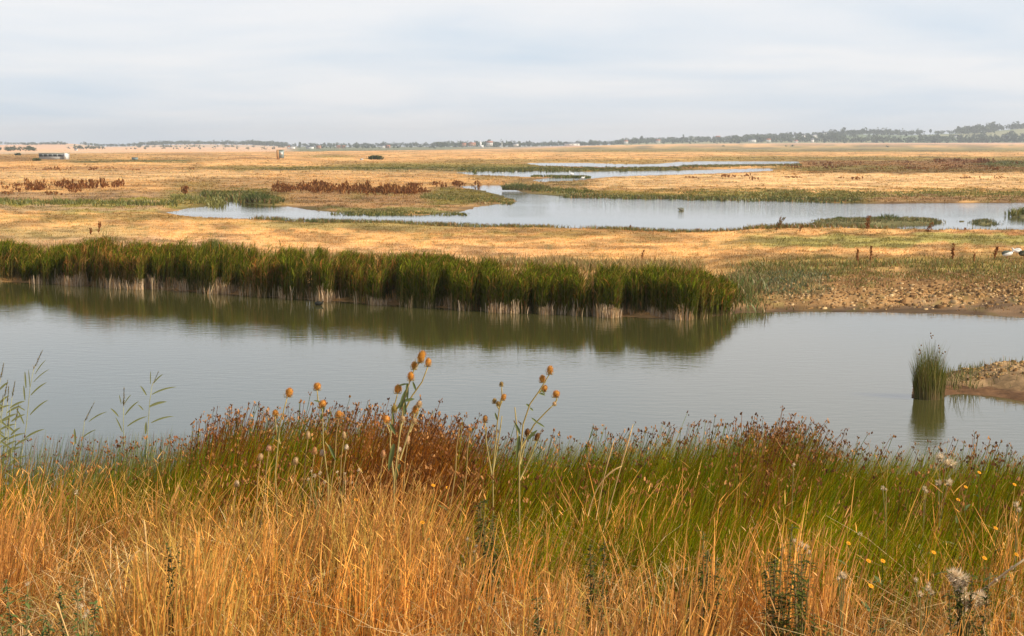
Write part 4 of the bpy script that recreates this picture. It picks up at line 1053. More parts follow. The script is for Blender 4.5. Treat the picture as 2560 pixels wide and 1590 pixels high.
reed("short reed with a leaning plume, second from the left outside the clump", 12.8, [(196, 1240), (200, 1140), (207, 1085), (211, 1056)], ((210, 1055), (237, 1003)), [(222, 1054, 262, 1024, 4), (189, 1110, 186, 1068, 7), (205, 1095, 236, 1070, 4)])
reed("reed with a narrow upright plume, third from the left outside the clump", 12.8, [(315, 1240), (312, 1130), (308, 1060), (309, 1018)], ((309, 1016), (310, 966)), [(312, 1038, 343, 998, 5), (296, 1041, 278, 1018, 5), (318, 1066, 362, 1035, 5), (312, 1008, 326, 984, 3), (306, 1080, 290, 1040, 4), (303, 1010, 298, 985, 3)])
reed("tall reed with long right-pointing leaves, rightmost of the reeds", 12.6, [(362, 1240), (366, 1130), (371, 1050), (374, 1005), (380, 964)], ((380, 964), (397, 927)),
     [(380, 986, 433, 960, 5), (373, 1017, 411, 999, 8), (366, 988, 352, 962, 5), (378, 1057, 427, 1034, 5), (358, 1025, 346, 1010, 4), (364, 1085, 365, 1052, 7), (384, 958, 405, 932, 4), (376, 960, 376, 925, 3)])
for i, (x, yt, dx, lb) in enumerate([(-6, 905, 16, "reed at the left picture edge with the highest plume of the clump"), (4, 948, 16, "reed in the left clump with a broad pale plume leaning over the edge"), (16, 962, 6, "reed in the left clump with a dark narrow plume"),
                                     (24, 950, 14, "reed with the dark upright plume on the right side of the left clump"), (-2, 985, 10, "lower reed at the back of the left clump"), (34, 1010, 12, "short leafy reed on the right border of the left clump"),
                                     (14, 1030, 10, "shortest leafy reed at the foot of the left clump"), (-20, 960, 10, "reed just outside the left picture edge behind the clump"), (-40, 940, 14, "tall reed outside the picture left of the clump")]):
    lv = [(x + dx * .2 + random.uniform(-2, 2), yt + 70 + 34 * j, x + random.choice((24, 34, 40, -22)), yt + 48 + 34 * j, 6) for j in range(6)]
    reed(lb, 12 + random.uniform(-.4, .4), [(x - 10, 1240), (x - 6, 1130), (x, yt + 90), (x + dx * .4, yt + 45)], ((x + dx * .4, yt + 45), (x + dx, yt)), lv, w=1.1)

# ------------------------------------------------------------------ flowers, thistles, weeds in the near grass
def yflower(x, y, D, label):
    k = D / F; r = at(x, y, D); top = r.z; r.z = float(bank_z(np.array([r.x]), np.array([r.y]))[0])
    e = empty("yellow_flower", r); tag(e, label, "wildflower", "yellow flowers in the grass")
    h = max(.15, top - r.z); g = G(); g.tube([(0, 0, -.02), (.01, 0, h * .5), (0, 0, h)], [.0022, .002, .0016], 5, (.10, .12, .02))
    g.build("stem", M_stem, e)
    for t in (.35, .5, .62, .74, .86):
        g = G(); a = random.uniform(0, 6.28); g.leaf((0, 0, 0), (math.cos(a), math.sin(a), .7), .07, .014, col=(.14, .18, .06)); o = g.build("leaf", M_leafy, e); o.location = (0, 0, h * t)
    g = G(); g.ell((0, 0, 0), (.006, .006, .004), seg=8, rings=5, col=(.6, .25, .02))
    for i in range(15):
        a = i / 15 * 6.283; g.leaf((0, 0, .001), (math.cos(a), math.sin(a) , .2), .0105, .0045, col=(.85, .36, .03), seg=2, droop=.1)
    o = g.build("flower_head", M_head, e); o.location = (0, 0, h); o.rotation_euler = (.5, .35, 0)
YF = [(1965, 1385, "yellow flower beside the white-tipped thistle at the left of the right-hand group"), (2121, 1359, "yellow flower right of the white-tipped thistle, on its own"), (2171, 1403, "yellow flower, left of two level ones in the middle of the dry grass at right"),
      (2207, 1403, "yellow flower, right of two level ones in the middle of the dry grass at right"), (2334, 1382, "bright yellow flower at the border of the rushes left of the bent stalk"), (2395, 1250, "bright yellow flower standing in the dark green rushes"),
      (2414, 1218, "small yellow flower just above the one in the dark green rushes"), (2536, 1212, "yellow flower high in the rushes at the right picture edge"), (2489, 1321, "yellow flower halfway up the dark rushes near the right edge"),
      (2461, 1396, "large yellow flower with pale leaves above the bent stalk"), (2541, 1387, "yellow flower right above the upper end of the bent stalk"), (2177, 1466, "lowest yellow flower of the right-hand group"),
      (2448, 1182, "tiny yellow flower highest in the rushes at right"), (1083, 1214, "yellow flower in the middle, left of two close together"), (1119, 1220, "yellow flower in the middle, right of two close together"),
      (890, 1250, "yellow flower below the tallest teasel's left side"), (1056, 1307, "lowest yellow flower in the middle of the grass")]
for x, y, lb in YF:
    yflower(x, y, float(np.interp(y, [1180, 1470], [6.3, 4.3])), lb)
def thistle(label, x, y, D, spots, leaves=8, cat="thistle", fluff=(.88, .72, .50), sz=.0085):
    r = at(x, y, D); r.z = float(bank_z(np.array([r.x]), np.array([r.y]))[0])
    e = empty("thistle", r); tag(e, label, cat, "white thistles gone to seed")
    hs = [at(a, b, D + random.uniform(-.05, .05)) - r for a, b, s_ in spots]
    fork = Vector((sum(p.x for p in hs) / len(hs) * .6, 0, min(p.z for p in hs) * .7))
    g = G(); g.tube([(-.05, 0, -.03), fork * .5 + Vector((-.015, 0, 0)), fork], [.0024, .0021, .0018], 6, (.15, .14, .04))
    for p in hs: g.tube([fork, fork.lerp(p, .5) + Vector((0, 0, .02)), p], [.0022, .002, .0015], 5, (.24, .20, .07))
    g.build("stem", M_stem, e)
    for p, (a, b, s_) in zip(hs, spots):
        q_ = sz * s_; g = G(); g.ell((0, 0, -q_ * .4), (q_ * .5, q_ * .5, q_ * .6), seg=8, rings=5, col=(.4, .3, .16), bump=.15)
        g.spikes((0, 0, 0), (q_ * .45, q_ * .45, q_ * .5), (0.2, 0, 1), 90, q_ * .9, q_ * .07, fluff)
        o = g.build("seed_head", M_head, e, smooth=False); o.location = p
    for i in range(leaves):
        a = random.uniform(0, 6.28); t = random.uniform(.3, .95); g = G()
        g.leaf((0, 0, 0), (math.cos(a), math.sin(a) * .6, .45), random.uniform(.06, .13), .022, col=random.choice([(.24, .27, .11), (.34, .34, .17), (.5, .42, .22)]), seg=5, fold=.8, droop=.4)
        o = g.build("leaf", M_leafy, e); o.location = fork * t
thistle("grey green thistle with white fluffy tips in the dry grass", 2010, 1440, 4.5, [(1985, 1352, 1.0), (2003, 1361, 1.3), (2016, 1368, 1.2), (1995, 1374, .9), (2022, 1380, 1)], 26)
thistle("single white fluffy head above the rushes, left of the thistle group", 1984, 1240, 6.0, [(1984, 1162, 1.0)], 2)
thistle("nodding white seed head on a bent straw in the green rushes", 2235, 1290, 5.6, [(2207, 1220, 1.1), (2215, 1224, .7)], 2)
thistle("tall pale thistle with three round woolly heads against the rush tops", 2335, 1290, 6.2, [(2350, 1143, 1.7), (2366, 1157, 1.3), (2380, 1159, 1.7), (2346, 1207, 1.2), (2372, 1206, 1.3)], 3, sz=.013)
thistle("thin pale thistle with one drab head left of the tall woolly one", 2305, 1290, 6.0, [(2311, 1221, 1.3), (2316, 1229, 1)], 4)
thistle("small white seed head low among the rushes, between two yellow flowers", 2150, 1400, 5.2, [(2150, 1336, 1.1)], 4)
thistle("pale thistle with a cream tip in the lower dry grass", 2107, 1500, 4.2, [(2104, 1437, 1.3), (2112, 1442, 1.0), (2096, 1447, .8)], 10)
thistle("largest white woolly thistle cluster at the lower right", 2420, 1560, 4.1, [(2380, 1436, 1.3), (2396, 1443, 1.6), (2411, 1450, 1.3), (2388, 1453, 1.2), (2400, 1466, 1.4), (2403, 1480, 1.3), (2412, 1497, 1.4), (2430, 1501, 1.5), (2448, 1496, 1.5), (2424, 1508, 1.2), (2460, 1500, 1.0)], 14, sz=.015)
thistle("faded thistle with small pale heads left of the largest woolly cluster", 2310, 1540, 4.3, [(2290, 1450, .9), (2321, 1471, 1.2), (2300, 1486, 1.2), (2322, 1460, .9), (2330, 1482, 1)], 6)
thistle("white woolly thistle head at the right picture edge in dark rushes", 2545, 1350, 5.0, [(2540, 1261, 1.3), (2548, 1275, 1.1)], 10)
thistle("cream thistle cluster low in the grass below the two-headed teasel", 795, 1270, 6.0, [(786, 1190, 1.1), (800, 1183, 1), (812, 1205, .9), (770, 1198, .8), (778, 1178, .7)], 8)
thistle("whitish seed heads in the green grass left of the tallest teasel's foot", 855, 1290, 5.9, [(843, 1180, .8), (863, 1205, 1.), (897, 1175, .9), (880, 1206, .7), (862, 1184, .7)], 6)
thistle("white seed head on the pale grass at the far left", 188, 1310, 6.0, [(190, 1231, 1.2)], 2)
thistle("white seed heads at the lower left among bent straws", 205, 1590, 3.8, [(200, 1516, 1.1), (218, 1530, .9), (212, 1541, .7)], 4)
thistle("small cream seed head at the left, half way down the dry grass", 68, 1520, 4.3, [(68, 1460, .9)], 2)
thistle("grey white seed heads above the dark weed in the middle", 1190, 1400, 5.0, [(1168, 1348, .9), (1190, 1366, .9), (1185, 1378, .7), (1157, 1390, .6)], 6, fluff=(.62, .52, .38))
# bent pale stalk lower right
r = at(2471, 1480, 4.4); g = G()
g.tube([at(2360, 1600, 4.4) - r, at(2440, 1490, 4.4) - r, at(2490, 1450, 4.35) - r, at(2530, 1420, 4.3) - r, at(2600, 1372, 4.3) - r], [.004, .0045, .004, .0035, .003], 7, (.66, .5, .3))
for u_ in ((2490, 1450), (2530, 1420)): g.ell(at(u_[0], u_[1], 4.33) - r, (.006, .006, .007), col=(.55, .4, .24))
o = g.build("bent_stalk", M_stem); o.location = r; tag(o, "thick pale bent stalk slanting up to the right picture edge", "dead stalk")
for i, (a, b, c_, D, lb) in enumerate([((1508, 1330), (1545, 1190), (1583, 1060), 5.6, "tall pale grass stalk leaning right in front of the water in the middle"), ((1490, 1300), (1512, 1170), (1536, 1100), 5.8, "broad straw stalk leaning right beside the tall pale one"),
                                   ((1470, 1290), (1490, 1190), (1555, 1165), 5.4, "arching pale straw bent over to the right in the middle"), ((372, 1480), (365, 1350), (360, 1300), 4.2, "long upright pale straw at the lower left"),
                                   ((270, 1500), (320, 1390), (350, 1375), 4.0, "straw bent to the right below the upright one at the lower left"), ((170, 1590), (150, 1530), (140, 1505), 3.6, "short thick straw slanting left at the bottom left")]):
    r = at(a[0], a[1], D); pz = [at(*p, D) - r for p in (a, b, c_)]
    V, q, c = [], [], []
    g = G(); cv = [pz[0] * (1 - t) ** 2 + pz[1] * 2 * t * (1 - t) + pz[2] * t * t for t in np.linspace(0, 1, 9)]
    g.tube(cv, [.002, .002, .002, .0019, .0018, .0026, .0036, .003, .0008], 5, (.66, .42, .17))
    for j in range(30):
        t = random.uniform(.6, 1); p_ = cv[min(8, int(t * 8))]; d = (cv[8] - cv[5]).normalized()
        g.leaf(p_, d + Vector((random.gauss(0, .25), random.gauss(0, .25), random.gauss(0, .2))), .02, .003, col=(.70, .46, .20), seg=1)
    o = g.build("straw_stalk", M_stem); o.location = r; tag(o, lb, "grass stalk", "pale stalks standing out of the grass")
def weed(x, y, D, w_, h_, label, cols_=((.05, .06, .01), (.09, .105, .015), (.14, .13, .02))):
    r = at(x, y, D); top = r.z; r.z = float(bank_z(np.array([r.x]), np.array([r.y]))[0])
    e = empty("leafy_weed", r); tag(e, label, "weed", "dark leafy weeds in the dry grass")
    h = max(.3, top - r.z + .10); g = G(); tips = []
    for i in range(7):
        a = random.uniform(0, 6.28); tp = Vector((math.cos(a) * w_ * random.uniform(.1, .5), math.sin(a) * w_ * .3, h * random.uniform(.75, 1.05)))
        g.tube([(0, 0, -.02), tp * .5, tp], [.004, .003, .0015], 5, (.2, .14, .06)); tips.append(tp)
    g.build("stem", M_stem, e); g = G()
    for tp in tips:
        for i in range(90):
            t = random.uniform(.4, 1.0); a = random.uniform(0, 6.28)
            g.leaf(tp * t, (math.cos(a), math.sin(a), random.uniform(-.1, .8)), random.uniform(.014, .03), .009, col=random.choice(cols_), seg=2)
    g.build("foliage", M_leafy, e)
weed(1253, 1322, 5.0, .16, .2, "small dark leafy weed in the middle of the dry grass"); weed(1494, 1412, 4.3, .09, .2, "tiny dark green weed right of the middle in the dry grass")
weed(1759, 1432, 4.3, .12, .2, "small dark weed between the middle and the grey green thistle"); weed(1936, 1425, 4.3, .16, .2, "dark leafy weed left of the grey green thistle")
weed(1985, 1470, 4.2, .16, .2, "dark green weed below the grey green thistle"); weed(2020, 1500, 4.1, .14, .2, "darkest low weed under the grey green thistle, right side")
weed(70, 1555, 3.7, .2, .2, "green leafy weed in the bottom left corner", ((.12, .17, .04), (.16, .2, .05), (.08, .11, .03))); weed(185, 1550, 3.7, .12, .2, "green weed right of the one in the bottom left corner", ((.12, .17, .04), (.09, .13, .03)))
weed(2415, 1530, 4.0, .14, .2, "dark weed below the largest woolly thistle"); weed(1380, 1600, 3.5, .1, .2, "low green weed at the bottom in the middle")
weed(455, 1470, 4.1, .1, .2, "small dark green weed at the left in tangled straw"); weed(1205, 1290, 5.3, .08, .2, "small dark weed up left of the middle one")

# ------------------------------------------------------------------ birds
def bird(name, label, cat, x, y, D, L, face=1, body=(.75, .72, .66), back=(.12, .13, .1), head=(.7, .66, .6), belly=(.8, .76, .7), swim=False, neck=.5, grp=None, up=.3, zz_=None):
    p = at(x, y, D); p.z = zz_ if zz_ is not None else (0 if swim else float(ground_z(np.array([p.x]), np.array([p.y]))[0]))
    e = empty(name, p); tag(e, label, cat, grp); f = face; s = L
    zb = .10 * s if swim else .42 * s
    g = G(); g.ell((0, 0, zb + .05 * s), (.19 * s, .20 * s, .42 * s), (f, 0, .18), 12, 9, belly)
    g.ell((f * .26 * s, 0, zb + .10 * s), (.14 * s, .15 * s, .2 * s), (f, 0, .6), 10, 7, body)
    npt = [(f * .30 * s, 0, zb + .12 * s), (f * .40 * s, 0, zb + (.12 + neck * .5) * s), (f * .43 * s, 0, zb + (.12 + neck) * s)]
    g.tube(npt, [.10 * s, .065 * s, .06 * s], 8, head)
    g.ell((f * .46 * s, 0, zb + (.15 + neck) * s), (.075 * s, .07 * s, .10 * s), (f, 0, -.1), 10, 7, head)
    g.build("body", M_feather, e)
    g = G(); g.ell((f * -.08 * s, 0, zb + .13 * s), (.15 * s, .225 * s, .40 * s), (f, 0, .08), 12, 8, back)
    g.leaf((f * -.36 * s, 0, zb + .12 * s), (-f, 0, .25), .2 * s, .14 * s, up=(0, 0, 1), col=back, droop=0); g.build("wings", M_feather, e)
    g = G(); g.tube([(f * .52 * s, 0, zb + (.14 + neck) * s), (f * .64 * s, 0, zb + (.11 + neck) * s)], [.03 * s, .012 * s], 6, (.55, .2, .06)); g.build("bill", M_feather, e)
    if not swim:
        for sy in (-1, 1):
            g = G(); g.tube([(.02 * s, sy * .07 * s, zb - .05 * s), (.0, sy * .07 * s, .02)], [.022 * s, .014 * s], 6, (.55, .25, .15))
            g.leaf((0, sy * .07 * s, .02), (f, 0, 0), .09 * s, .08 * s, col=(.55, .25, .15), droop=0); g.build("leg", M_feather, e)
bird("duck", "white breasted duck with dark back standing on the field, leftmost of three", "duck", 2517, 669, 68, .58, 1, grp="ducks on the field at the right", neck=.12)
bird("duck", "mostly white duck standing between the dark backed one and the picture edge", "duck", 2541, 664, 70, .50, -1, back=(.6, .58, .54), grp="ducks on the field at the right", neck=.16)
bird("duck", "dark duck cut by the right picture edge", "duck", 2558, 668, 68.5, .55, 1, body=(.1, .1, .06), belly=(.12, .11, .07), head=(.2, .16, .1), back=(.05, .05, .03), grp="ducks on the field at the right", neck=.1)
bird("coot", "dark coot with pale bill swimming in front of the reed belt", "coot", 797, 759, 53.5, .34, 1, body=(.02, .02, .015), belly=(.02, .02, .015), head=(.025, .025, .02), back=(.03, .03, .025), swim=True, neck=.16)
bird("swan", "white swan on the far strip of water", "swan", 1429, 436, 296, .95, -1, body=(.85, .83, .8), belly=(.85, .83, .8), head=(.85, .83, .8), back=(.85, .83, .8), swim=True, neck=.55)
bird("gull", "white gull on the far water, left of the swan", "gull", 1256, 431, 315, .5, 1, back=(.5, .52, .55), swim=True, neck=.12)
bird("gull", "small pale gull on the far water just right of the swan", "gull", 1449, 436, 298, .45, 1, back=(.5, .52, .55), swim=True, neck=.12)
bird("egret", "white bird standing on the pale grass below the far water", "egret", 1457, 455, 250, .75, 1, body=(.8, .78, .74), belly=(.8, .78, .74), back=(.8, .78, .74), neck=.35)
bird("duck", "small grey duck alone on the ruffled middle pond", "duck", 1703, 527, 133, .6, -1, body=(.2, .2, .15), belly=(.25, .22, .16), head=(.12, .14, .1), back=(.16, .17, .13), swim=True, neck=.1)
bird("gull", "pale bird at the green margin above the far water, left end", "gull", 1290, 429, 330, .45, 1, back=(.5, .5, .5), swim=True, neck=.12)

# ------------------------------------------------------------------ hides, shed and bush on the marsh
def gz(X, Y): return float(ground_z(np.array([X]), np.array([Y]))[0])
def building(name, label, cat, x0, x1, y_base, D, hgt, depth, wallm, roofm, win=None, pitch=0.0, over=.25, grp=None, door=False, rz=0, zb=None):
    a, b = at(x0, y_base, D), at(x1, y_base, D); wd = b.x - a.x; cx = (a.x + b.x) / 2
    z0 = zb if zb is not None else gz(cx, D)
    e = empty(name, (cx, D, z0)); e.rotation_euler = (0, 0, rz); tag(e, label, cat, grp)
    g = G(); g.box((0, 0, hgt / 2 - .2), (wd, depth, hgt + .4)); g.build("wall", wallm, e, smooth=False)
    g = G()
    if pitch > 0:
        ro = .0; v = [(-wd / 2 - over, -depth / 2 - over, hgt), (wd / 2 + over, -depth / 2 - over, hgt), (wd / 2 + over, depth / 2 + over, hgt), (-wd / 2 - over, depth / 2 + over, hgt), (-wd / 2 - over, 0, hgt + pitch), (wd / 2 + over, 0, hgt + pitch)]
        g.v = v; g.c = [(1, 1, 1)] * 6; g.q = [(0, 1, 5, 4), (2, 3, 4, 5), (3, 2, 1, 0)]; g.t = [(0, 4, 3), (1, 2, 5)]
    else:
        g.box((0, 0, hgt + .08), (wd + 2 * over, depth + 2 * over, .16))
    r_ = g.build("roof", roofm, e, smooth=False)
    if win:
        nw, wz, wh, gap_ = win; ww = wd / nw
        for i in range(nw):
            cxw = -wd / 2 + ww * (i + .5)
            g = G(); g.box((0, 0, 0), (ww * gap_, .06, wh)); o = g.build("window", M_dark, e, smooth=False); o.location = (cxw, -depth / 2 - .02, wz)
    if door:
        g = G(); g.box((0, 0, 0), (.9, .06, 1.9)); o = g.build("door", M_dark, e, smooth=False); o.location = (wd * .3, -depth / 2 - .02, .95)
    return e
building("bird_hide", "long low white hide with a row of dark openings at the far left", "bird hide", 100, 171, 397, 620, 2.55, 3.0, M_paint, M_felt, (6, 1.75, .95, .90), over=.1)
# wing of pale wall at its right end
g = G(); g.box((0, 0, 1.3), (1.4, 1.2, 2.7)); o = g.build("end_wall", M_white, bpy.data.objects["bird_hide"], smooth=False); o.location = (5.5, -1.6, 0)
e = building("tower_hide", "small brown and grey upright hide alone on the marsh", "tower hide", 695, 709, 398, 620, 3.0, 2.2, M_panel, M_felt, None, over=.15)
e.location.z += 1.0
g = G(); g.box((0, 0, 0), (.9, 2.6, 4.1)); o = g.build("timber_side", M_timber, e, smooth=False); o.location = (-1.1, -.3, 1.0)
g = G(); g.box((0, 0, 0), (1.0, .08, 1.0)); o = g.build("window", M_white, e, smooth=False); o.location = (.5, -1.15, 1.5)
for sx in (-1, 1):
    for sy in (-1, 1):
        g = G(); g.box((0, 0, 0), (.16, .16, 1.6)); o = g.build("leg", M_timber, e, smooth=False); o.location = (sx * 1.0, sy * .9, -.9)
g = G()
for i in range(6): g.box((-1.75 - i * .18, -.3, .55 - i * .27), (.2, .9, .06))
g.build("steps", M_timber, e, smooth=False)
g = G(); p = at(337, 400, 600); g.box((0, 0, .55), (2.2, 1.5, .9)); g.box((0, 0, 1.04), (2.4, 1.7, .1))
o = g.build("water_tank", M_panel, smooth=False); o.location = (p.x, 600, gz(p.x, 600)); tag(o, "small blue grey box tank on the marsh between the white hide and the tower", "water tank")
g = G(); p = at(904, 396, 590); g.ell((0, 0, .25), (.8, .7, .45), (0, 0, 1), 9, 6, (.5, .48, .42), .12)
o = g.build("stone", M_clod); o.location = (p.x, 590, gz(p.x, 590)); tag(o, "pale grey boulder just left of the dark bush", "boulder")

def crown(n, rx, ry, rz, cz, leaf, cols_, lobes=6, low=False):
    """leafy crown: leaf clumps gathered round several lobes, uneven outline"""
    L = [(rng.normal(0, .42, 3) * [rx, ry, rz * .7] + [0, 0, cz]) for _ in range(lobes)]
    R = rng.uniform(.4, .65, lobes)
    if low: L = [np.array([(i / (lobes - 1) - .5) * 1.1 * rx, rng.normal(0, .2) * ry, cz * (.55 + .35 * math.sin(math.pi * (i + .8) / (lobes + .4)))]) for i in range(lobes)]
    w = rng.integers(0, lobes, n); d = rng.normal(0, 1, (n, 3)); d /= np.linalg.norm(d, axis=1)[:, None]
    rad = R[w][:, None] * rng.uniform(.65, 1.05, (n, 1))
    c = np.array(L)[w] + d * rad * [rx, ry, rz]
    c[:, 2] = np.where(low, np.maximum(c[:, 2], rng.uniform(.02, .3, n) * cz), np.maximum(c[:, 2], .1 * cz))
    s = leaf * rng.uniform(.5, 1.2, n)
    a = rng.normal(0, 1, (n, 3)); a /= np.linalg.norm(a, axis=1)[:, None]; b = np.cross(a, rng.normal(0, 1, (n, 3))); b /= np.linalg.norm(b, axis=1)[:, None]
    V = np.stack([c - a * s[:, None], c + b * s[:, None] * .6, c + a * s[:, None], c - b * s[:, None] * .6], 1).reshape(-1, 3)
    q = np.arange(n * 4).reshape(-1, 4)
    cl_ = pick(cols_, n) ; return V, q, np.repeat(cl_, 4, 0)
DG = [(.05, .075, .025), (.075, .10, .03), (.10, .12, .04)]
def bush(name, label, cat, x, y, D, w_, h_, n, cols_=DG, grp=None, leaf=None):
    p = at(x, y, D); e = empty(name, (p.x, D, gz(p.x, D))); tag(e, label, cat, grp)
    V, q, c = crown(n, w_ * .5, w_ * .4, h_ * .5, h_ * .5, leaf or w_ * .09, cols_, 7, True); V[:, 2] = np.maximum(V[:, 2], .02)
    make("crown", V, q, M_wood, e, c)
    g = G(); g.tube([(0, 0, -.1), (0, 0, h_ * .6)], [w_ * .03, w_ * .015], 5, (.1, .07, .04)); g.build("trunk", M_stem, e)
bush("bush", "dark green bush alone on the pale marsh in the middle distance", "bush", 939, 396, 600, 5.6, 2.5, 900, leaf=.42)
bush("bush", "low green shrub at the left end of the white hide", "bush", 92, 402, 560, 3.2, 1.6, 400, [(.12, .13, .04), (.18, .16, .05)], leaf=.3)
bush("bush", "small olive shrub left of the white hide", "bush", 45, 388, 860, 4, 2.2, 300, leaf=.4)
for i, (x, y, D, w_, lb) in enumerate([(1808, 369.5, 2650, 6, "tiny dark shrub alone on the pink field"), (1965, 369.5, 2650, 5, "tiny shrub on the pink field, left of a pair"), (1981, 369.5, 2620, 7, "tiny shrub on the pink field, right of a pair"), (2218, 369, 2500, 7, "brownish shrub on the pink field further right")]):
    bush("bush", lb, "bush", x, y, D, w_, w_ * .8, 120, grp="shrubs on the pink field")

# ------------------------------------------------------------------ distant woods, trees and houses
def woods(name, label, bands, cols_):
    parts = []
    for (x0, x1, D0, D1, n, h0, h1) in bands:
        for i in range(n):
            xp_ = rng.uniform(x0, x1); D = rng.uniform(D0, D1); X = (xp_ - CX) * D / F; h = 1.3 * rng.uniform(h0, h1) * (1.25 if rng.random() < .12 else 1)
            V, q, c = crown(34, h * .55, h * .55, h * .5, h * .5, h * .19, cols_, 4)
            V = V + np.array([X, D, gz(X, D)]); parts.append((V, q, c * rng.uniform(.75, 1.35)))
    V, q, c = join(parts); return tag(make(name, V, q, M_wood, None, c), label, "woodland", kind="stuff")
WC = [(.045, .065, .03), (.065, .085, .035), (.10, .11, .05)]
woods("hill_woodland", "blue green wooded hillside on the right skyline",
      [(1538, 1835, 3700, 4250, 210, 7, 12), (1538, 1835, 3250, 3700, 80, 5, 9), (1830, 2130, 3300, 4250, 380, 8, 13), (2120, 2240, 4000, 4300, 80, 9, 14), (2100, 2560, 3230, 3420, 230, 7, 12), (2230, 2300, 4100, 4300, 28, 9, 13),
       (2330, 2390, 4150, 4300, 16, 6, 9), (2384, 2480, 3850, 4300, 110, 12, 17), (2480, 2560, 4100, 4300, 40, 9, 13), (2440, 2900, 3240, 3600, 200, 8, 14), (2540, 3300, 4000, 4350, 130, 9, 16), (2150, 2450, 3600, 3700, 34, 7, 10), (3300, 5000, 3300, 4300, 90, 9, 14)], WC)
woods("shore_woodland", "long low dark tree line on the skyline in the middle",
      [(715, 900, 3600, 4200, 90, 5, 9), (900, 1100, 3500, 4200, 90, 6, 10), (1090, 1300, 3000, 4100, 150, 7, 11), (1280, 1540, 3300, 4000, 170, 6, 9.5), (700, 1100, 2500, 3000, 60, 3, 5)], WC)
woods("ridge_woodland", "dark hedges and copses on the peach fields at the left skyline",
      [(356, 470, 4050, 4250, 80, 7, 10), (470, 560, 4000, 4250, 60, 6, 9), (560, 618, 4050, 4250, 30, 7, 9), (618, 716, 4000, 4250, 110, 8, 11), (64, 175, 3760, 3800, 70, 4, 6), (20, 100, 4150, 4250, 24, 4, 6), (212, 360, 3900, 3960, 70, 5, 7),
       (0, 95, 1500, 1650, 26, 3, 4.6), (170, 270, 2300, 2400, 22, 3, 5), (330, 640, 3300, 3360, 44, 3.5, 5), (-900, 20, 3800, 4200, 80, 5, 9), (280, 700, 2150, 2200, 26, 2, 3.4)], WC)
def far_tree(label, x, D, h, w_, cols_=WC, grp="single trees on the distant skyline"):
    X = (x - CX) * D / F; e = empty("tree", (X, D, gz(X, D))); tag(e, label, "tree", grp)
    V, q, c = crown(150, w_ * .5, w_ * .5, h * .42, h * .55, h * .12, cols_, 5); make("crown", V, q, M_wood, e, c)
    g = G(); g.tube([(0, 0, -1), (0, 0, h * .6)], [h * .03, h * .015], 5, (.12, .09, .06)); g.build("trunk", M_stem, e)
for x, D, h, w_, lb in [(2317, 4150, 17, 8, "single upright tree in the skyline gap left of the highest wood"), (2337, 4150, 11, 14, "low rounded tree just right of the single upright one"), (1602, 4000, 20, 8, "thin tall tree spiking above the left end of the hill wood"),
                        (2234, 4150, 17, 12, "dark tall tree ending the wooded block left of the skyline gap"), (2553, 4100, 20, 12, "tallest treetop at the right end of the skyline"), (1398, 3300, 14, 15, "domed tree above the flat tree line, left of two"),
                        (1480, 3300, 13, 20, "domed tree above the flat tree line, right of two"), (753, 3700, 14, 7, "thin spire-like tree above the middle skyline, left part"), (895, 3700, 12, 17, "broad rounded tree on the middle skyline"),
                        (2155, 4150, 14, 9, "small treetop in the dip of the hill wood"), (78, 1480, 5.5, 8, "grey green broad tree behind the marsh left of the white hide"), (31, 1500, 4.4, 4, "small round tree left of the broad one near the left edge"),
                        (206, 2300, 8, 6, "small pointed tree on the peach field right of the white hide")]:
    far_tree(lb, x, D, h, w_)
def house(x, y, D, w_, h_, wallm, roofm, label, z0=None):
    p = at(x, y, D); z0 = gz(p.x, D) if z0 is None else z0
    x0 = x - w_ * F / D / 2; x1 = x + w_ * F / D / 2
    building("house", label, "house", x0, x1, y, D, h_, w_ * .6, wallm, roofm, (3, h_ * .55, h_ * .3, .35), pitch=h_ * .55, over=.4, grp="houses on the distant shore", rz=random.uniform(-.5, .5), zb=max(z0, p.z))
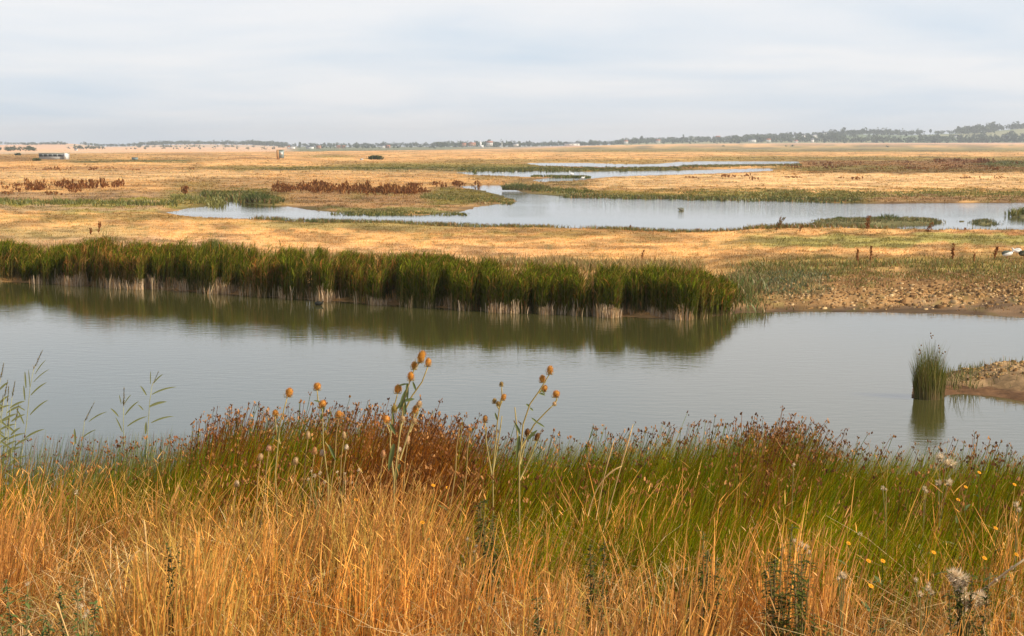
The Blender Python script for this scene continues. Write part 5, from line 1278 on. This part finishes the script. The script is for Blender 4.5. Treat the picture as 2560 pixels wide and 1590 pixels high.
HS = [(2009, 345, 3600, 10, 7, M_white, M_roofg, "white house in the hill wood, left of two bright ones"), (2036, 345, 3700, 14, 7, M_white, M_roofg, "large white house in the hill wood, brightest of the slope"),
      (2062, 339, 3900, 13, 7, M_white, M_roofg, "pale house high on the wooded slope"), (2031, 356, 3240, 6, 6, M_white, M_roofg, "white house at the foot of the hill beside the pink field"), (1990, 357, 3230, 7, 4, M_white, M_roofr, "small white house at the foot of the hill left of the bright one"),
      (1733, 350, 3900, 6, 6, M_white, M_roofg, "small white house among the trees on the low left end of the hill"), (2519, 346, 3400, 12, 5, M_white, M_roofg, "white house low on the right hillside below the pale field"), (2508, 347, 3400, 9, 5, M_white, M_roofg, "dimmer house left of the white one on the right hillside"),
      (2390, 345, 3500, 8, 5, M_white, M_roofg, "small house at the left foot of the highest wood"), (1224, 364, 2900, 12, 6, M_white, M_roofr, "red roofed white house in the middle tree line"), (1180, 364, 2900, 14, 4, M_brick, M_roofr, "pinkish brick house left of the white tower"),
      (1160, 365, 2900, 8, 4, M_brick, M_roofr, "small brick house at the left of the pinkish one"), (1290, 365, 2900, 9, 4, M_white, M_roofg, "low white house right of the thin white mast"), (730, 376, 2350, 9, 4, M_white, M_roofg, "white house at the right foot of the left ridge"),
      (722, 376, 2350, 4, 3.6, M_white, M_roofr, "narrow white house beside the one at the foot of the left ridge"), (797, 373, 2600, 8, 3.6, M_brick, M_roofr, "orange brick house on the shore, first right of the tower hide"), (846, 373, 2700, 7, 3.6, M_brick, M_roofr, "orange brick house on the shore, left of a close pair"),
      (859, 373, 2700, 6, 3.6, M_brick, M_roofr, "orange brick house on the shore, right of a close pair"), (958, 371, 2800, 8, 4, M_white, M_roofg, "white house on the shore above the dark bush's right side"), (970, 371, 2800, 8, 4, M_brick, M_roofr, "brick house on the shore right of the white one above the bush"),
      (775, 376, 2500, 12, 3, M_white, M_roofg, "long low pale building on the shore right of the tower hide"), (1430, 364, 2950, 28, 4, M_white, M_roofg, "long pale shed in front of the domed trees"), (190, 377, 1650, 3, 1.8, M_white, M_roofg, "tiny white building on the peach field at the left"),
      (1565, 359, 3350, 9, 5, M_white, M_roofr, "pale house at the left foot of the wooded hill"), (1645, 357, 3350, 10, 5, M_white, M_roofr, "cream house at the foot of the hill below low trees"), (1880, 356, 3300, 16, 5, M_white, M_roofg, "long cream house at the foot of the hill in the middle"),
      (1795, 348, 3900, 12, 6, M_brick, M_roofr, "sandy house above trees on the low part of the hill"), (1921, 355, 3300, 10, 5, M_white, M_roofr, "cream house just right of the long one at the hill foot")]
for h_ in HS: house(*h_)
# white tower (church like) and mast
D = 2900; X = (1202 - CX) * D / F; e = empty("white_tower", (X, D, gz(X, D))); tag(e, "slim white tower with pointed top in the middle tree line", "tower")
g = G(); g.box((0, 0, 5), (4, 4, 10)); g.box((2.5, 0, 2.5), (7, 5, 5)); g.build("wall", M_white, e, smooth=False)
g = G(); g.v = [(-2, -2, 10), (2, -2, 10), (2, 2, 10), (-2, 2, 10), (0, 0, 15)]; g.c = [(1, 1, 1)] * 5; g.t = [(0, 1, 4), (1, 2, 4), (2, 3, 4), (3, 0, 4)]; g.build("spire", M_white, e, smooth=False)
X = (1255 - CX) * D / F; g = G(); g.tube([(0, 0, 0), (0, 0, 11)], [.7, .5], 8); g.box((0, 0, .4), (2.4, 2.4, .8)); o = g.build("mast", M_white, smooth=False); o.location = (X, D, gz(X, D)); tag(o, "thin white mast right of the red roofed house", "mast")

# ------------------------------------------------------------------ haze
Mh = bpy.data.materials.new("haze"); Mh.use_nodes = True
t = Mh.node_tree; t.nodes.clear()
pv = N(t, 'ShaderNodeVolumePrincipled'); pv.inputs['Color'].default_value = (.90, .94, 1.0, 1); pv.inputs['Density'].default_value = 1.35e-4
pv.inputs['Anisotropy'].default_value = .1
o_ = N(t, 'ShaderNodeOutputMaterial'); t.links.new(pv.outputs[0], o_.inputs['Volume'])
g = G(); g.box((0, 3500, 50), (16000, 13000, 116)); g.c = g.c
o = g.build("haze", Mh, smooth=False); tag(o, "thin pale haze over the marsh and hills", "haze", kind="stuff")
o["kind"] = "stuff"
